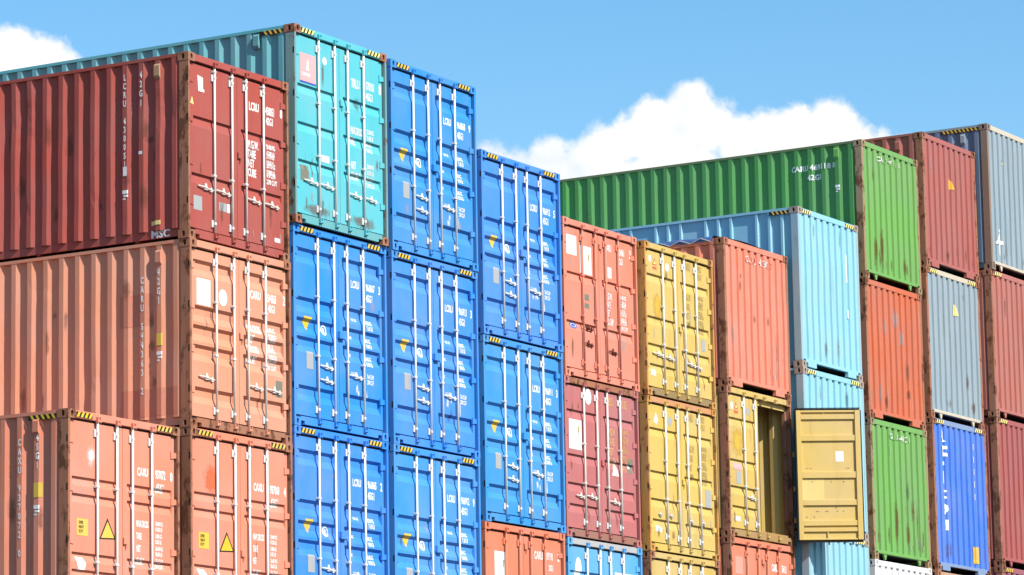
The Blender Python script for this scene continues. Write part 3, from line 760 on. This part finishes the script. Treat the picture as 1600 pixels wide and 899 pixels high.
p = Box('', H_, 0.0139, -0.008, 9.4673+Z0, 0.0007, PEACH, 'peach container numbered CARU 544363 between the brick red and the salmon containers', post=RUST, style='peach', dent=0.8, latch=1.2,
        rods=RODR, guides=(0.30, 0.62), handles=((0.24, 1.87, 0.36), (1.43, 1.87, 0.34), (1.86, 1.87, 0.36)), sillmat=RUST)
p.txt('CARU', 1.41, 0.52, 0.115, xs=0.58); p.txt('544363', 1.83, 0.52, 0.115, xs=0.44); p.txt('2', 2.21, 0.50, 0.13); p.txt('42G1', 1.85, 0.67, 0.105, xs=0.52)
weights(p, 1.37, 1.86, 1.00, 0.145, (('MAX.GROSS', '30.480 KG\n67.200 LB'), ('TARE', '3.800 KG\n8.380 LB'), ('PAYLOAD', '26.680 KG\n58.820 LB'), ('CU.CAP.', '67.7 CU.M\n2.391 CU.FT')), 0.105, xs0=0.40)
p.rect(0.14, 0.46, 0.52, 0.885, WHITE, 'blank_panel'); p.disc(0.76, 0.72, 0.10, 0.115, WHITE, 'round_emblem'); p.rect(2.03, 2.19, 1.72, 1.95, OLIVEP, 'safety_plate')
p.stxt('\n'.join('CARU 544363 2'), PH+PITCH*2, 0.47, 0.09, lines=0.99); p.stxt('\n'.join('42G1'), PH+PITCH, 0.38, 0.09, lines=1.02)
p.srect(PH+PITCH-0.055, PH+PITCH+0.05, 1.27, 1.44, YEL, 'yellow_sticker'); p.sprint(PH+PITCH, 1.52)
REP = P_('repainted_red_patch', (228, 144, 114), rust=0.0, dirt=0.2)
p.srect(PH+PITCH*1.45, PH+PITCH*3.5, 0.70, 1.14, REP, 'repaint_patch', 0.002); p.srect(0.22, PH+PITCH*3.5, 2.02, 2.40, REP, 'repaint_patch', 0.002)
p.vent(PH+PITCH, z=0.12)
q = Box('', C_, 0.0194, -0.0082, 6.8765+Z0, 0.0002, SALM, 'salmon container numbered CAXU 937060 under the peach container', post=RUST, style='pairs', hazard=True, latch=1.62,
        group='salmon containers', guides=(0.32, 0.70), handles=((0.30, 2.2, 0.3), (1.45, 2.25, 0.3)))
q.txt('CAXU', 1.46, 0.62, 0.105, xs=0.58); q.txt('937060', 1.86, 0.62, 0.11, xs=0.48); q.txt('4', 2.195, 0.62, 0.12); q.txt('45G1', 1.87, 0.80, 0.115, xs=0.55)
weights(q, 1.44, 1.86, 1.32, 0.165, ROWS4, 0.085, xs0=0.40)
q.rect(0.16, 0.40, 1.40, 1.62, YEL, 'yellow_sticker'); q.lap(q.txt('SUPER\nHEAVY\nDUTY', 0.20, 1.43, 0.04, BLACK, 0.6))
q.poly([(0.64, 1.635), (0.99, 1.615), (0.815, 1.35)], BLACK, 'warning_triangle'); q.lap(q.poly([(0.675, 1.617), (0.955, 1.600), (0.815, 1.392)], YEL, 'warning_triangle'))
q.poly([(0.14, 1.90), (0.30, 1.90), (0.36, 1.98), (0.33, 2.06), (0.20, 2.07)], WHITE, 'torn_sticker')
STACK.append(q)
# column 2
t = Box('', C_, 2.6426, 0.0332, 12.9852+Z0, 0.0011, TEAL, 'turquoise container with rust stained posts on top of a bright blue one', post=TPOST, cast=RUST, style='three', hazard=True, pale=True, sillmat=TEALS,
        latch=0.95, sidemat=P_('turquoise_side_paint', (112, 196, 206), rust=0.02), handles=((0.26, 2.24, 0.38), (0.68, 2.24, 0.36), (1.43, 2.26, 0.34), (1.86, 2.26, 0.32)), guides=(0.36, 0.66), dent=0.5)
t.txt('TRLU', 1.46, 0.52, 0.13, WORNW, 0.50); t.txt('170101', 1.84, 0.50, 0.12, WORNW, 0.48); t.txt('8', 2.20, 0.48, 0.15, WORNW); t.txt('45G1', 1.85, 0.67, 0.11, WORNW, 0.55)
t.txt('MAX.GROSS\nTARE', 1.43, 1.24, 0.11, WORNW, 0.38, 1.0); t.txt('32.500 KG\n71.650 LB\n3.900 KG\n8.600 LB', 1.86, 1.22, 0.065, WORNW, 0.46)
t.txt('NET\nCU.CAP', 1.43, 1.76, 0.11, WORNW, 0.45, 1.0); t.txt('28.600 KG\n63.050 LB\n76.4 CU.M\n2.700 CU.FT', 1.86, 1.74, 0.065, WORNW, 0.46)
t.rect(0.12, 0.53, 0.38, 0.79, PINK, 'pink_sticker'); t.lap(t.poly([(0.28, 0.62), (0.36, 0.62), (0.33, 0.46), (0.31, 0.46)], WORNW, 'sticker_print')); t.lap(t.rect(0.12, 0.53, 0.79, 0.815, NAVY, 'sticker_print')); t.lap(t.txt('CONTAINER', 0.16, 0.66, 0.05, WORNW, 0.55))
t.disc(0.76, 0.40, 0.055, 0.06, WORNW, 'round_emblem'); t.rect(0.12, 0.33, 2.02, 2.25, OLIVEP, 'safety_plate'); t.rect(0.66, 0.86, 1.80, 1.90, WORNW, 'sticker')
t.side_hazard(0.20, ln=0.40); t.vent(PH+PITCH*1.5, TEALS, 0.08)
b = blue_box(2.6538, 0.0879, 10.0887, -0.0002, '966867', '3', 'bright blue container numbered LCRU 966867 directly under the turquoise one')
b2 = blue_box(2.660, 0.095, 10.0887-C_, 0.0, '966865', '2', 'bright blue container numbered LCRU 966865 two below the turquoise one'); STACK.append(b2)
# column 3
blue_box(5.3763, 0.1557, 13.0033, -0.0003, '966868', '9', 'bright blue container numbered LCRU 966868 on top, beside the turquoise one')
blue_box(5.3735, 0.1739, 10.1077, 0.0005, '966913', '3', 'bright blue container numbered LCRU 966913, middle of three blue ones in its stack')
STACK.append(blue_box(5.375, 0.18, 10.1077-C_, 0.0005, '966912', '9', 'bright blue container numbered LCRU 966912 9, lowest of three blue ones in its stack'))
# column 4
blue_box(8.0838, 0.2413, 12.0934, 0.0020, '966912', '5', 'bright blue container numbered LCRU 966912 5 on top, beside the coral one')
blue_box(8.0891, 0.2588, 9.1967, 0.0015, '966911', '3', 'bright blue container numbered LCRU 966911, between a blue one and an orange one')
o4 = Box('', H_, 8.07, 0.27, 9.1967-C_+Z0, 0.0015, CORAL2, 'orange coral container with a tall white label under the blue ones', style='two', rods=CORAL2, latch=0.30, post=CORAL2)
o4.rect(0.26, 0.60, 0.43, 1.15, WHITE, 'white_label'); o4.lap(o4.poly([(0.50, 0.55), (0.545, 0.55), (0.53, 0.66), (0.49, 0.68)], BROWNP, 'sticker_print')); o4.txt('CARU', 1.46, 0.34, 0.12, WORNW, 0.58); o4.txt('197193', 1.82, 0.34, 0.11, WORNW, 0.45); o4.txt('2', 2.18, 0.33, 0.12); o4.txt('20G1', 1.90, 0.53, 0.09, WORNW, 0.5)
STACK.append(o4)
# column 5
o5 = Box('', H_, 10.801, 0.3734, 11.4699+Z0, -0.0016, CORAL, 'coral container with two white labels and coral lock rods, beside a blue stack', style='two', rods=CORAL, post=CORAL, latch=0.32, guides=(0.33, 0.62),
         handles=((0.66, 1.72, 0.30), (0.66, 1.98, 0.30), (1.48, 2.02, 0.26)), handlemat=P_('dark_handle_steel', (120, 66, 54)))
o5.rect(0.10, 0.42, 0.26, 0.58, WHITE, 'white_label'); o5.rect(0.53, 0.90, 0.38, 0.84, WHITE, 'white_label'); o5.lap(o5.poly([(0.79, 0.50), (0.84, 0.50), (0.83, 0.60), (0.79, 0.62)], BROWNP, 'sticker_print'))
o5.txt('CARU', 1.36, 0.24, 0.11, WORNW, 0.5); o5.txt('554861', 1.80, 0.26, 0.11, WORNW, 0.45); o5.txt('3', 2.17, 0.24, 0.13); o5.txt('42G1', 1.80, 0.42, 0.10, WORNW, 0.5); o5.rect(1.43, 1.56, 0.62, 0.80, WORNW, 'number_panel')
weights(o5, 1.36, 1.82, 1.05, 0.14, (('M.G.W.', '30.480 KG\n67.200 LB'), ('TARE', '3.740 KG\n8.250 LB'), ('NET', '26.740 KG\n58.950 LB'), ('CU.CAP', '67.7 CU.M\n2.390 CU.FT')), 0.11, WORNW, 0.42)
o5.rect(0.62, 0.80, 1.17, 1.27, OLIVEP, 'sticker'); o5.rect(0.62, 0.80, 1.32, 1.40, OLIVEP, 'sticker'); o5.disc(0.30, 1.73, 0.12, 0.055, NAVY, 'oval_emblem'); o5.lap(o5.disc(0.30, 1.73, 0.09, 0.032, WORNW, 'oval_emblem', 0.8)); o5.rect(1.80, 2.04, 1.62, 2.10, S_GRY, 'scrape_mark')
m5 = Box('', H_, 10.7605, 0.3804, 8.8802+Z0, 0.0002, MARO, 'faded maroon container with ochre print and a white triangle, under the coral one', style='four', rods=RODR, hdmat=RUST, sillmat=P_('brown_maroon_paint', (176, 122, 104)), latch=1.30,
         handles=((0.36, 1.90, 0.30), (0.70, 1.88, 0.34), (1.44, 1.90, 0.36)))
m5.rect(0.12, 0.52, 0.68, 1.16, WHITE, 'white_label'); m5.lap(m5.poly([(0.40, 0.78), (0.45, 0.78), (0.44, 0.88), (0.40, 0.90)], BROWNP, 'sticker_print')); m5.disc(0.76, 0.26, 0.10, 0.13, WHITE, 'round_emblem'); m5.txt('GESU', 1.36, 0.20, 0.13, OLDP, 0.50); m5.txt('435182', 1.78, 0.20, 0.13, OLDP, 0.44)
weights(m5, 1.40, 1.84, 0.70, 0.16, (('MGW', '30.480 KG\n67.200 LB'), ('TARE', '3.740 KG\n8.250 LB'), ('NET', '26.740 KG\n58.950 LB'), ('CU.CAP', '67.7 CU.M\n2.390 CU.FT')), 0.12, OLDP, 0.48)
m5.poly([(1.50, 1.47), (1.72, 1.47), (1.61, 1.20)], WHITE, 'white_triangle'); m5.rect(2.03, 2.20, 1.15, 1.38, OLIVEP, 'safety_plate'); m5.lap(m5.rect(2.05, 2.12, 1.25, 1.31, WHITE, 'sticker'))
s5 = Box('', H_, 10.79, 0.39, 8.8802-H_+Z0, 0.0, SKYB, 'medium blue container with a rusted header under the faded maroon one', style='four', rods=ZINC, hdmat=paint('scaly_rusted_header', (0.34, 0.33, 0.33), rust=0.34, dirt=0.6), post=SKYB)
s5.disc(0.32, 0.50, 0.10, 0.20, WHITE, 'round_emblem'); s5.rect(1.50, 2.24, 0.46, 0.66, WHITE, 'white_label'); s5.lap(s5.txt('SEU', 1.54, 0.50, 0.11, SKYB, 0.6)); STACK.append(s5)
# column 6
YH = ((0.26, 1.86, 0.40), (0.68, 1.88, 0.34), (1.43, 1.90, 0.36), (1.70, 1.92, 0.30))
def yprint(b):
    b.txt('CARU', 1.36, 0.16, 0.13, BROWNP, 0.50); b.txt('541021', 1.80, 0.16, 0.11, BROWNP, 0.44); b.txt('42G1', 1.86, 0.30, 0.10, BROWNP, 0.5)
    weights(b, 1.40, 1.84, 0.70, 0.16, (('M.G.W.', '30.480 KG\n67.200 LB'), ('TARE', '3.740 KG\n8.250 LB'), ('NET', '26.740 KG\n58.950 LB'), ('CUBE', '67.7 CU.M\n2.390 CU.FT')), 0.11, BROWNP, 0.42)
RUSTY = P_('ochre_yellow_stain', (240, 196, 80), rust=-0.5, dirt=0.3)
y1 = Box('', H_, 13.3121, 0.2642, 11.4363+Z0, 0.0028, YELL, 'mustard yellow container with red triangular sticker print, on top beside the coral one', post=OCHRE, style='four', rods=RODR, sillmat=P_('grey_brown_sill', (170, 140, 90), rust=0.2), hdmat=YELL2, handles=YH, latch=1.35, group='mustard yellow containers')
yprint(y1); y1.poly([(0.26, 0.36), (0.42, 0.36), (0.34, 0.24)], REDP, 'red_triangle'); y1.lap(y1.poly([(0.295, 0.345), (0.385, 0.345), (0.34, 0.275)], PALEY, 'red_triangle')); y1.rect(0.27, 0.41, 0.39, 0.43, REDP, 'sticker'); y1.rect(0.14, 0.22, 0.22, 0.32, WORNW, 'sticker'); y1.disc(0.78, 0.34, 0.07, 0.07, WORNW, 'round_emblem')
y1.rect(0.20, 0.60, 0.72, 1.40, S_OCH, 'ochre_stain'); y1.rect(1.96, 2.08, 1.42, 1.62, GREYP, 'safety_plate'); y1.rect(0.14, 0.30, 2.14, 2.24, WORNW, 'sticker')
y2 = Box('', H_, 13.3142, 0.2799, 8.844+Z0, 0.0005, YELL, 'mustard yellow container with a bright white diamond sticker, middle of the yellow stack', post=OCHRE, style='four', rods=RODR, hdmat=P_('orange_rust_header', (226, 160, 104), rust=0.25), sillmat=YELL, latch=1.35, group='mustard yellow containers',
         handles=((0.36, 1.95, 0.10), (0.74, 1.95, 0.10), (1.43, 1.98, 0.14), (1.86, 1.98, 0.12)))
yprint(y2); y2.poly([(0.20, 0.42), (0.30, 0.46), (0.36, 0.38), (0.28, 0.26)], WHITE, 'white_diamond'); y2.disc(0.78, 0.36, 0.07, 0.08, GREYP, 'round_emblem'); y2.rect(1.98, 2.16, 1.40, 1.70, GREYP, 'safety_plate'); y2.poly([(0.18, 2.24), (0.40, 2.26), (0.42, 2.18), (0.22, 2.14)], WORNW, 'paint_scrape')
y3 = Box('', H_, 13.32, 0.29, 8.844-H_+Z0, 0.0, YELL2, 'pale mustard container with rusty header, lowest of the yellow stack', post=RUST, style='four', rods=RODR, hdmat=YELL2, latch=0.5, group='mustard yellow containers'); STACK.append(y3)
# column 7
o7 = Box('', H_, 15.9461, 0.1489, 11.8759+Z0, 0.0021, CORAL, 'coral open top container under a blue tarpaulin, closed end with white worn letters', front='closed', open_top=True, sill='tunnel', post=RUST)
o7.txt('CARU 413027', 0.80, 0.21, 0.11, chipped('coral', CORAL, (250, 148, 120)), 1.12)
def tarp():
    mb = MB(); xs = [-0.004, 0.0, 0.05, 0.6, W/2, W-0.6, W-0.05, W, W+0.004]; zz = [-0.05, 0.015, 0.035, 0.075, 0.095, 0.075, 0.035, 0.015, -0.05]
    ys = [0.22+i*0.147 for i in range(81)]; xi = {x: i for i, x in enumerate(xs)}
    mb.grid(xs, ys, lambda x, y: (x, y, H_+zz[xi[x]]+(0.012*math.sin(y*8.5) if abs(x-W/2) < 1.19 else 0.006*math.sin(y*21))))
    m = mb.mesh('roof_tarpaulin', True); return m
o7.P('roof_tarpaulin', tarp(), TARP)
def lace():
    mb = MB(); pts = [(-0.010, 0.25+i*0.20, H_+(0.012 if i % 2 else -0.062)) for i in range(58)]
    mb.tube(pts, 0.007, 5); return mb.mesh('lacing_rope')
o7.P('lacing_rope', lace(), ROPE)
def bow():
    mb = MB(); mb.box(0.07, W-0.07, 0, 0.05, H_-0.04, H_+0.005); return mb.mesh('roof_bow')
for i in range(12): o7.P('roof_bow', cached('bow', bow), CORAL, (0, 0.6+i, 0))
y7 = Box('', H_, 15.9208, 0.1541, 9.2858+Z0, 0.0002, YELL2, 'mustard yellow container with one door swung wide open, under the coral open top', post=RUST, style='four', rods=RODR, open=125.0, hdmat=YELL2, sillmat=P_('brown_yellow_sill', (190, 150, 96), rust=0.2), handles=((0.72, 1.86, 0.32),), group='mustard yellow containers')
y7.poly([(0.26, 0.36), (0.40, 0.36), (0.33, 0.24)], REDP, 'red_triangle'); y7.lap(y7.poly([(0.295, 0.345), (0.365, 0.345), (0.33, 0.285)], PALEY, 'red_triangle')); y7.rect(0.26, 0.40, 0.39, 0.44, REDP, 'sticker'); y7.rect(0.13, 0.22, 0.26, 0.38, WORNW, 'sticker'); y7.disc(0.76, 0.36, 0.06, 0.07, GREYP, 'round_emblem')
y7.rect(0.10, 0.60, 0.55, 1.30, S_OCH, 'ochre_stain'); y7.rect(0.18, 0.50, 1.30, 1.42, PINK, 'pink_sticker'); y7.rect(0.28, 0.44, 1.44, 1.66, GREYP, 'safety_plate'); y7.rect(0.16, 0.38, 2.22, 2.30, WHITE, 'sticker')
def inner():                                   # inside of the open leaf: frame and stiffeners
    Hd = H_-LT-LZ; lf = y7.leaf['R']
    def bar(x0, x1, z0, z1, d=0.030):
        mb = MB(); mb.box(-x1, -x0, 0.0605, 0.0605+d, z0, z1, 0.005); y7.P('door_stiffener', mb.mesh('door_stiffener'), YIN, (0, 0, 0), lf)
    bar(0.0, 0.085, 0.0, Hd, 0.05); bar(LW-0.095, LW, 0.0, Hd, 0.05)
    a, b = 0.0855, LW-0.0955; zs = []
    for z0, z1 in ((0.0, 0.030), (0.145, 0.217), (0.250, 0.346), (0.609, 0.708), (1.09, 1.205), (1.748, 1.853), (2.130, 2.218), (2.254, Hd)):
        bar(a, b, z0, z1, 0.036); zs.append((z0, z1))
    bar(0.50, 0.52, 0.031, 0.144, 0.034); bar(0.47, 0.485, 2.219, 2.253, 0.034)
    def flat(name, x0, x1, z0, z1, y0, y1, mat):
        mb = MB(); mb.box(-x1, -x0, y0, y1, z0, z1); y7.P(name, mb.mesh(name), mat, (0, 0, 0), lf)
    for (p0, p1), (q0, q1) in zip(zs[:-1], zs[1:]): flat('inner_panel', a, b, p1+0.0005, q0-0.0005, 0.0605, 0.066, YIN)
    flat('repaint_patch', a+0.004, 0.47, 0.712, 1.086, 0.0663, 0.0675, P_('fresh_mustard_patch', (252, 224, 130), rust=-0.5))
    flat('sticker', 0.69, 0.83, 1.385, 1.565, 0.0663, 0.068, WHITE)
    q_ = random.Random(5)
    for k_ in range(16): flat('bolt_head', *(lambda x, z: (x, x+0.016, z, z+0.016))(q_.uniform(0.14, 0.98), q_.choice((0.40, 0.50, 0.56, 1.26, 1.02))), 0.0676, 0.071, RUST)
    mb = MB()                                  # black rubber seal round the rim
    mb.box(-LW-0.022, -LW-0.004, 0.056, 0.098, 0, Hd); mb.box(0.002, 0.02, 0.062, 0.098, 0, Hd); mb.box(-LW, 0, 0.062, 0.098, Hd+0.031, Hd+0.045); mb.box(-LW, 0, 0.062, 0.098, -0.041, -0.027)
    y7.P('rubber_seal', mb.mesh('rubber_seal'), BLACK, (0, 0, 0), lf)
inner()
o8 = Box('', H_, 15.92, 0.16, 9.2858-H_+Z0, 0.0, CORAL2, 'orange coral container under the open mustard one', style='two', rods=CORAL2, latch=0.35, post=RUST)
o8.txt('CARU', 1.52, 0.36, 0.12, WHITE, 0.5); o8.txt('554121', 1.90, 0.36, 0.12, WHITE, 0.36); o8.rect(0.16, 0.44, 0.32, 0.62, P_('faded_coral_patch', (250, 170, 150), rust=-0.5), 'repaint_patch'); STACK.append(o8)
# column 8
LBK = dict(front='closed', side='ribs', sill='tunnel', post=LBPO, cast=paint('rusty_casting', (0.30, 0.24, 0.20), rust=0.3), hazard=True, pale=True, group='pale sky blue containers')
l1 = Box('', C_, 18.4474, -0.0493, 12.7863+Z0, -0.0021, LBLU, 'pale sky blue container on top of its stack, beside the coral open top', **LBK)
l1.side_hazard(0.20, ln=0.38)
l1.stxt('\n'.join('CARU'), 0.82, 0.40, 0.10, WORNW, lines=1.0, flat=0.052)
l1.poly([(1.94, 0.60), (1.985, 0.60), (1.99, 1.12), (1.95, 1.12)], WORNW, 'worn_strip'); l1.rect(1.955, 2.00, 1.62, 1.78, WORNW, 'worn_strip')
l2 = Box('', C_, 18.4497, -0.0609, 9.8898+Z0, -0.0022, LBLU, 'pale sky blue container partly hidden behind the open mustard door', **LBK)
l2.rect(1.95, 1.99, 0.55, 0.75, WORNW, 'worn_strip')
l3 = Box('', C_, 18.46, -0.06, 9.8898-C_+Z0, -0.002, LBLU, 'pale sky blue container under the open mustard door, in its shadow', **LBK); STACK.append(l3)
# column 9
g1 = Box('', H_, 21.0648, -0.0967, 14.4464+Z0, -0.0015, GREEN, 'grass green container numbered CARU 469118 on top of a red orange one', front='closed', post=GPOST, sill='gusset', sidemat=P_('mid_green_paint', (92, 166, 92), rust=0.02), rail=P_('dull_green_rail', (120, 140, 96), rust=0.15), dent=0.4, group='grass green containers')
g1.stxt('CARU 469118 0', 1.02, 0.36, 0.10, WHITE, 0.95); g1.stxt('42G1', 0.98, 0.55, 0.10, WHITE, 0.95); g1.sprint(PH+PITCH, 0.80); g1.vent(PH+PITCH, z=0.10)
g1.txt('CARU 469118 0', 0.70, 0.20, 0.09, chipped('green', GREEN, (128, 188, 98)), 1.08)
r9 = Box('', H_, 21.0485, -0.0895, 11.8553+Z0, -0.0001, ORNG, 'scuffed red orange container between two grass green ones', front='closed', post=RUST, sill='tunnel')
g3 = Box('', H_, 21.0502, -0.1002, 9.264+Z0, -0.0006, GREEN, 'grass green container with rusty foot, under the red orange one', front='closed', post=GPOST, sill='gusset', group='grass green containers')
g3.txt('CARU 469240', 0.80, 0.21, 0.10, chipped('green', GREEN, (128, 188, 98)), 1.10)
w9 = Box('', H_, 21.05, -0.10, 9.264-H_+Z0, 0.0, WHT, 'white container under the lower grass green one', front='closed', sill='gusset'); STACK.append(w9)
# column 10
r10 = Box('', H_, 23.5723, -0.1861, 15.0158+Z0, -0.0001, RED10, 'dusty red container with an orange triangle, on top between green and grey ones', front='closed', post=RUST, sill='tunnel', dent=0.5)
r10.poly([(1.20, 0.93), (1.42, 0.91), (1.22, 0.70)], GOLD, 'orange_triangle'); r10.vent(PH+PITCH, z=0.12)
for i in range(6): r10.rect(1.90, 1.93, 1.05+i*0.09, 1.11+i*0.09, WORNW, 'worn_letter')
g10 = Box('', C_, 23.5538, -0.1755, 12.4251+Z0, -0.0013, GREY, 'blue grey container with a yellow triangle, between dusty red and royal blue ones', front='closed', post=RUST, hdmat=GREYR, sill='gusset', hazard=True, pale=True, group='blue grey containers')
g10.poly([(1.24, 0.80), (1.44, 0.80), (1.26, 0.57)], PALEY, 'yellow_triangle')
b10 = Box('', C_, 23.513, -0.2139, 9.5311+Z0, -0.0017, ROYAL, 'royal blue container with broken white lettering and a yellow sticker', front='closed', post=RUST, hdmat=ROYF, sill='tunnel', hazard=True, pale=True)
for pts in ([(0.40, 0.18), (0.43, 0.30), (0.56, 0.42), (0.44, 0.44), (0.38, 0.36)], [(0.40, 0.50), (0.62, 0.50), (0.62, 0.56), (0.46, 0.57), (0.46, 0.62), (0.62, 0.64), (0.62, 0.70), (0.40, 0.70)],
            [(0.46, 0.80), (0.52, 0.80), (0.52, 0.86), (0.46, 0.88)], [(0.46, 0.98), (0.49, 0.98), (0.49, 1.22), (0.46, 1.22)], [(0.44, 1.34), (0.54, 1.34), (0.54, 1.38), (0.44, 1.38)], [(0.44, 1.46), (0.54, 1.46), (0.54, 1.50), (0.44, 1.50)],
            [(0.42, 1.58), (0.54, 1.62), (0.58, 1.70), (0.50, 1.80), (0.42, 1.82), (0.49, 1.72)], [(0.42, 1.90), (0.56, 1.90), (0.56, 2.10), (0.42, 2.10)]):
    b10.poly(pts, WHITE, 'worn_letter')
b10.rect(1.62, 1.96, 2.32, 2.64, YEL, 'yellow_sticker'); b10.lap(b10.rect(1.74, 1.86, 2.40, 2.54, GOLD, 'sticker_print'))
for i in range(5): b10.rect(1.80, 1.82, 0.34+i*0.24, 0.46+i*0.24, WORNW, 'worn_letter')
x10 = Box('', H_, 23.51, -0.21, 9.5311-C_+Z0, 0.0, P_('buff_paint', (214, 170, 130), rust=0.15), 'buff container with rusty posts under the royal blue one', front='closed', post=RUST, sill='gusset'); STACK.append(x10)
# column 11
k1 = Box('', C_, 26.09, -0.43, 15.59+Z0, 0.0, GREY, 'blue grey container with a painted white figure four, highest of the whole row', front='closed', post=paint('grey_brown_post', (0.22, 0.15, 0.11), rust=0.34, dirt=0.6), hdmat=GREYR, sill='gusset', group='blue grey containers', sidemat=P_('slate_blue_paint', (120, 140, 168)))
k1.side_hazard(0.20, ln=0.78); k1.vent(PH+PITCH, z=0.16)
k1.poly([(0.66, 0.70), (0.78, 0.70), (0.68, 0.52)], PALEY, 'yellow_triangle'); k1.poly([(0.28, 2.32), (0.47, 2.04), (0.50, 2.04), (0.50, 2.26), (0.58, 2.28), (0.58, 2.34), (0.50, 2.35), (0.49, 2.58), (0.44, 2.50), (0.44, 2.35), (0.28, 2.36)], WHITE, 'painted_four')
k2 = Box('', C_, 26.08, -0.40, 15.59-C_+Z0, 0.0, ROSE, 'rose red container directly under the highest blue grey one', front='closed', post=RUST, sill='gusset', hazard=True, pale=True)
k3 = Box('', C_, 26.10, -0.39, 15.59-2*C_+Z0, 0.0, WINE, 'wine red container two below the highest blue grey one', front='closed', post=RUST, sill='gusset', hazard=True, pale=True)
k4 = Box('', C_, 26.10, -0.39, 15.59-3*C_+Z0, 0.0, P_('plum_paint', (176, 100, 112), rust=0.05), 'plum container under the wine red one', front='closed', post=RUST, hazard=True); STACK.append(k4)

# ------------------------------------------------------------------ wear on the faces in view
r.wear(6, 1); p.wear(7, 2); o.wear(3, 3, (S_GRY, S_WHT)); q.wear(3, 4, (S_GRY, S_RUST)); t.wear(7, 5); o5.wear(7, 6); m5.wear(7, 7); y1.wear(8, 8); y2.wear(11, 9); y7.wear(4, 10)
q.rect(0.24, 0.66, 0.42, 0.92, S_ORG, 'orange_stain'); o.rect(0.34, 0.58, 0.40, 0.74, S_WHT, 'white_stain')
t.rect(1.50, 1.74, 0.74, 1.04, S_DARK, 'scrape_mark'); t.rect(0.10, 1.0, 2.52, 2.76, S_RUST, 'rust_stain'); t.rect(1.3, 2.2, 2.50, 2.76, S_RUST, 'rust_stain')
for b_, n_, sd in ((o7, 8, 21), (l1, 2, 22), (l2, 2, 23), (l3, 1, 24), (g1, 8, 25), (r9, 9, 26), (g3, 10, 27), (r10, 6, 28), (g10, 7, 29), (b10, 5, 30), (k1, 4, 31), (k2, 5, 32), (k3, 4, 33)): b_.wear(n_, sd)
for x, zt, w, h in ((1.10, 1.30, 0.16, 0.20), (1.62, 1.28, 0.14, 0.22), (1.96, 1.75, 0.12, 0.7)): o7.mark(x, zt, w, h, S_DARK)
for x, zt, w, h in ((1.72, 1.55, 0.20, 0.55), (1.76, 1.98, 0.18, 0.25)): r9.mark(x, zt, w, h, S_DARK)
for x, zt, w, h in ((1.25, 0.62, 0.36, 0.5), (1.50, 0.95, 0.30, 0.4)): r9.mark(x, zt, w, h, S_GRY)
for x in (0.62, 1.72): l1.mark(x, 0.36, 0.07, 0.45, S_DARK); l2.mark(x+0.05, 0.40, 0.07, 0.45, S_DARK)
for x, h in ((0.24, 0.4), (0.66, 0.5), (1.02, 1.0), (1.50, 0.6), (1.90, 1.1), (2.12, 0.5)): g3.mark(x, 2.34-h/2, 0.13, h, S_RUST, 'rust_run')
for x, h in ((0.52, 0.7), (0.78, 0.9), (1.15, 0.3)): g1.mark(x, 2.36-h/2, 0.12, h, S_RUST, 'rust_run')
for b_, n_, sd in ((r, 16, 41), (p, 9, 42), (o, 4, 43)): b_.side_wear(n_, sd)
g1.srect(5.7, 5.95, 0.5, 2.2, S_RUST2, 'rust_run', 0.004)

# ------------------------------------------------------------------ the two lowest tiers, standing on concrete pads
names = ['the low end salmon one', 'the salmon one below the peach one', 'the bright blue stack below the turquoise one', 'the blue stack beside the turquoise one', 'the orange coral one with the tall label',
         'the medium blue one', 'the pale mustard one', 'the orange coral one below the open mustard one', 'the pale sky blue stack', 'the white one', 'the buff one', 'the plum one']
lowm = [RED1, SALM, BLUE, ROYAL, CORAL2, SKYB, YELL2, ORNG, LBLU, GREEN, GREY, WINE]
def pad(hh):
    mb = MB(); mb.box(-0.12, 0.30, -0.12, 0.34, 0, hh, 0.004 if hh < 0.06 else 0.015); return mb.mesh('pad')
for i, b in enumerate(STACK):
    zb = b.root.location.z; x, y = b.root.location.x, b.root.location.y
    best = None
    for hs in ((H_,)*1, (C_,)*1, (H_, H_), (H_, C_), (C_, C_)):
        rest = zb-sum(hs)
        if 0.02 <= rest and (best is None or rest < best[0]): best = (rest, hs)
    z = zb
    words = ('under', 'at the foot of the stack, two under')
    for j, hh in enumerate(best[1]):
        Box('', hh, x, y, z, 0.0, lowm[(i+5*j) % 12], ('container directly under ' if j == 0 else 'container on the ground two under ')+names[i], simple=True, style='two' if hh == H_ else 'three'); z -= hh
    pm = pad(round(z-0.0005, 4))
    for px_ in (0.0, W-0.18):
        for py_ in (0.0, LEN-0.22):
            o = obj('support_pad', pm, CONC, None, (x+px_, y+py_, 0.0))
            o['label'] = 'concrete pad on the yard under '+names[i]+"'s stack"; o['category'] = 'pad'; o['group'] = 'concrete pads under '+names[i]
print('objects', len(bpy.data.objects))
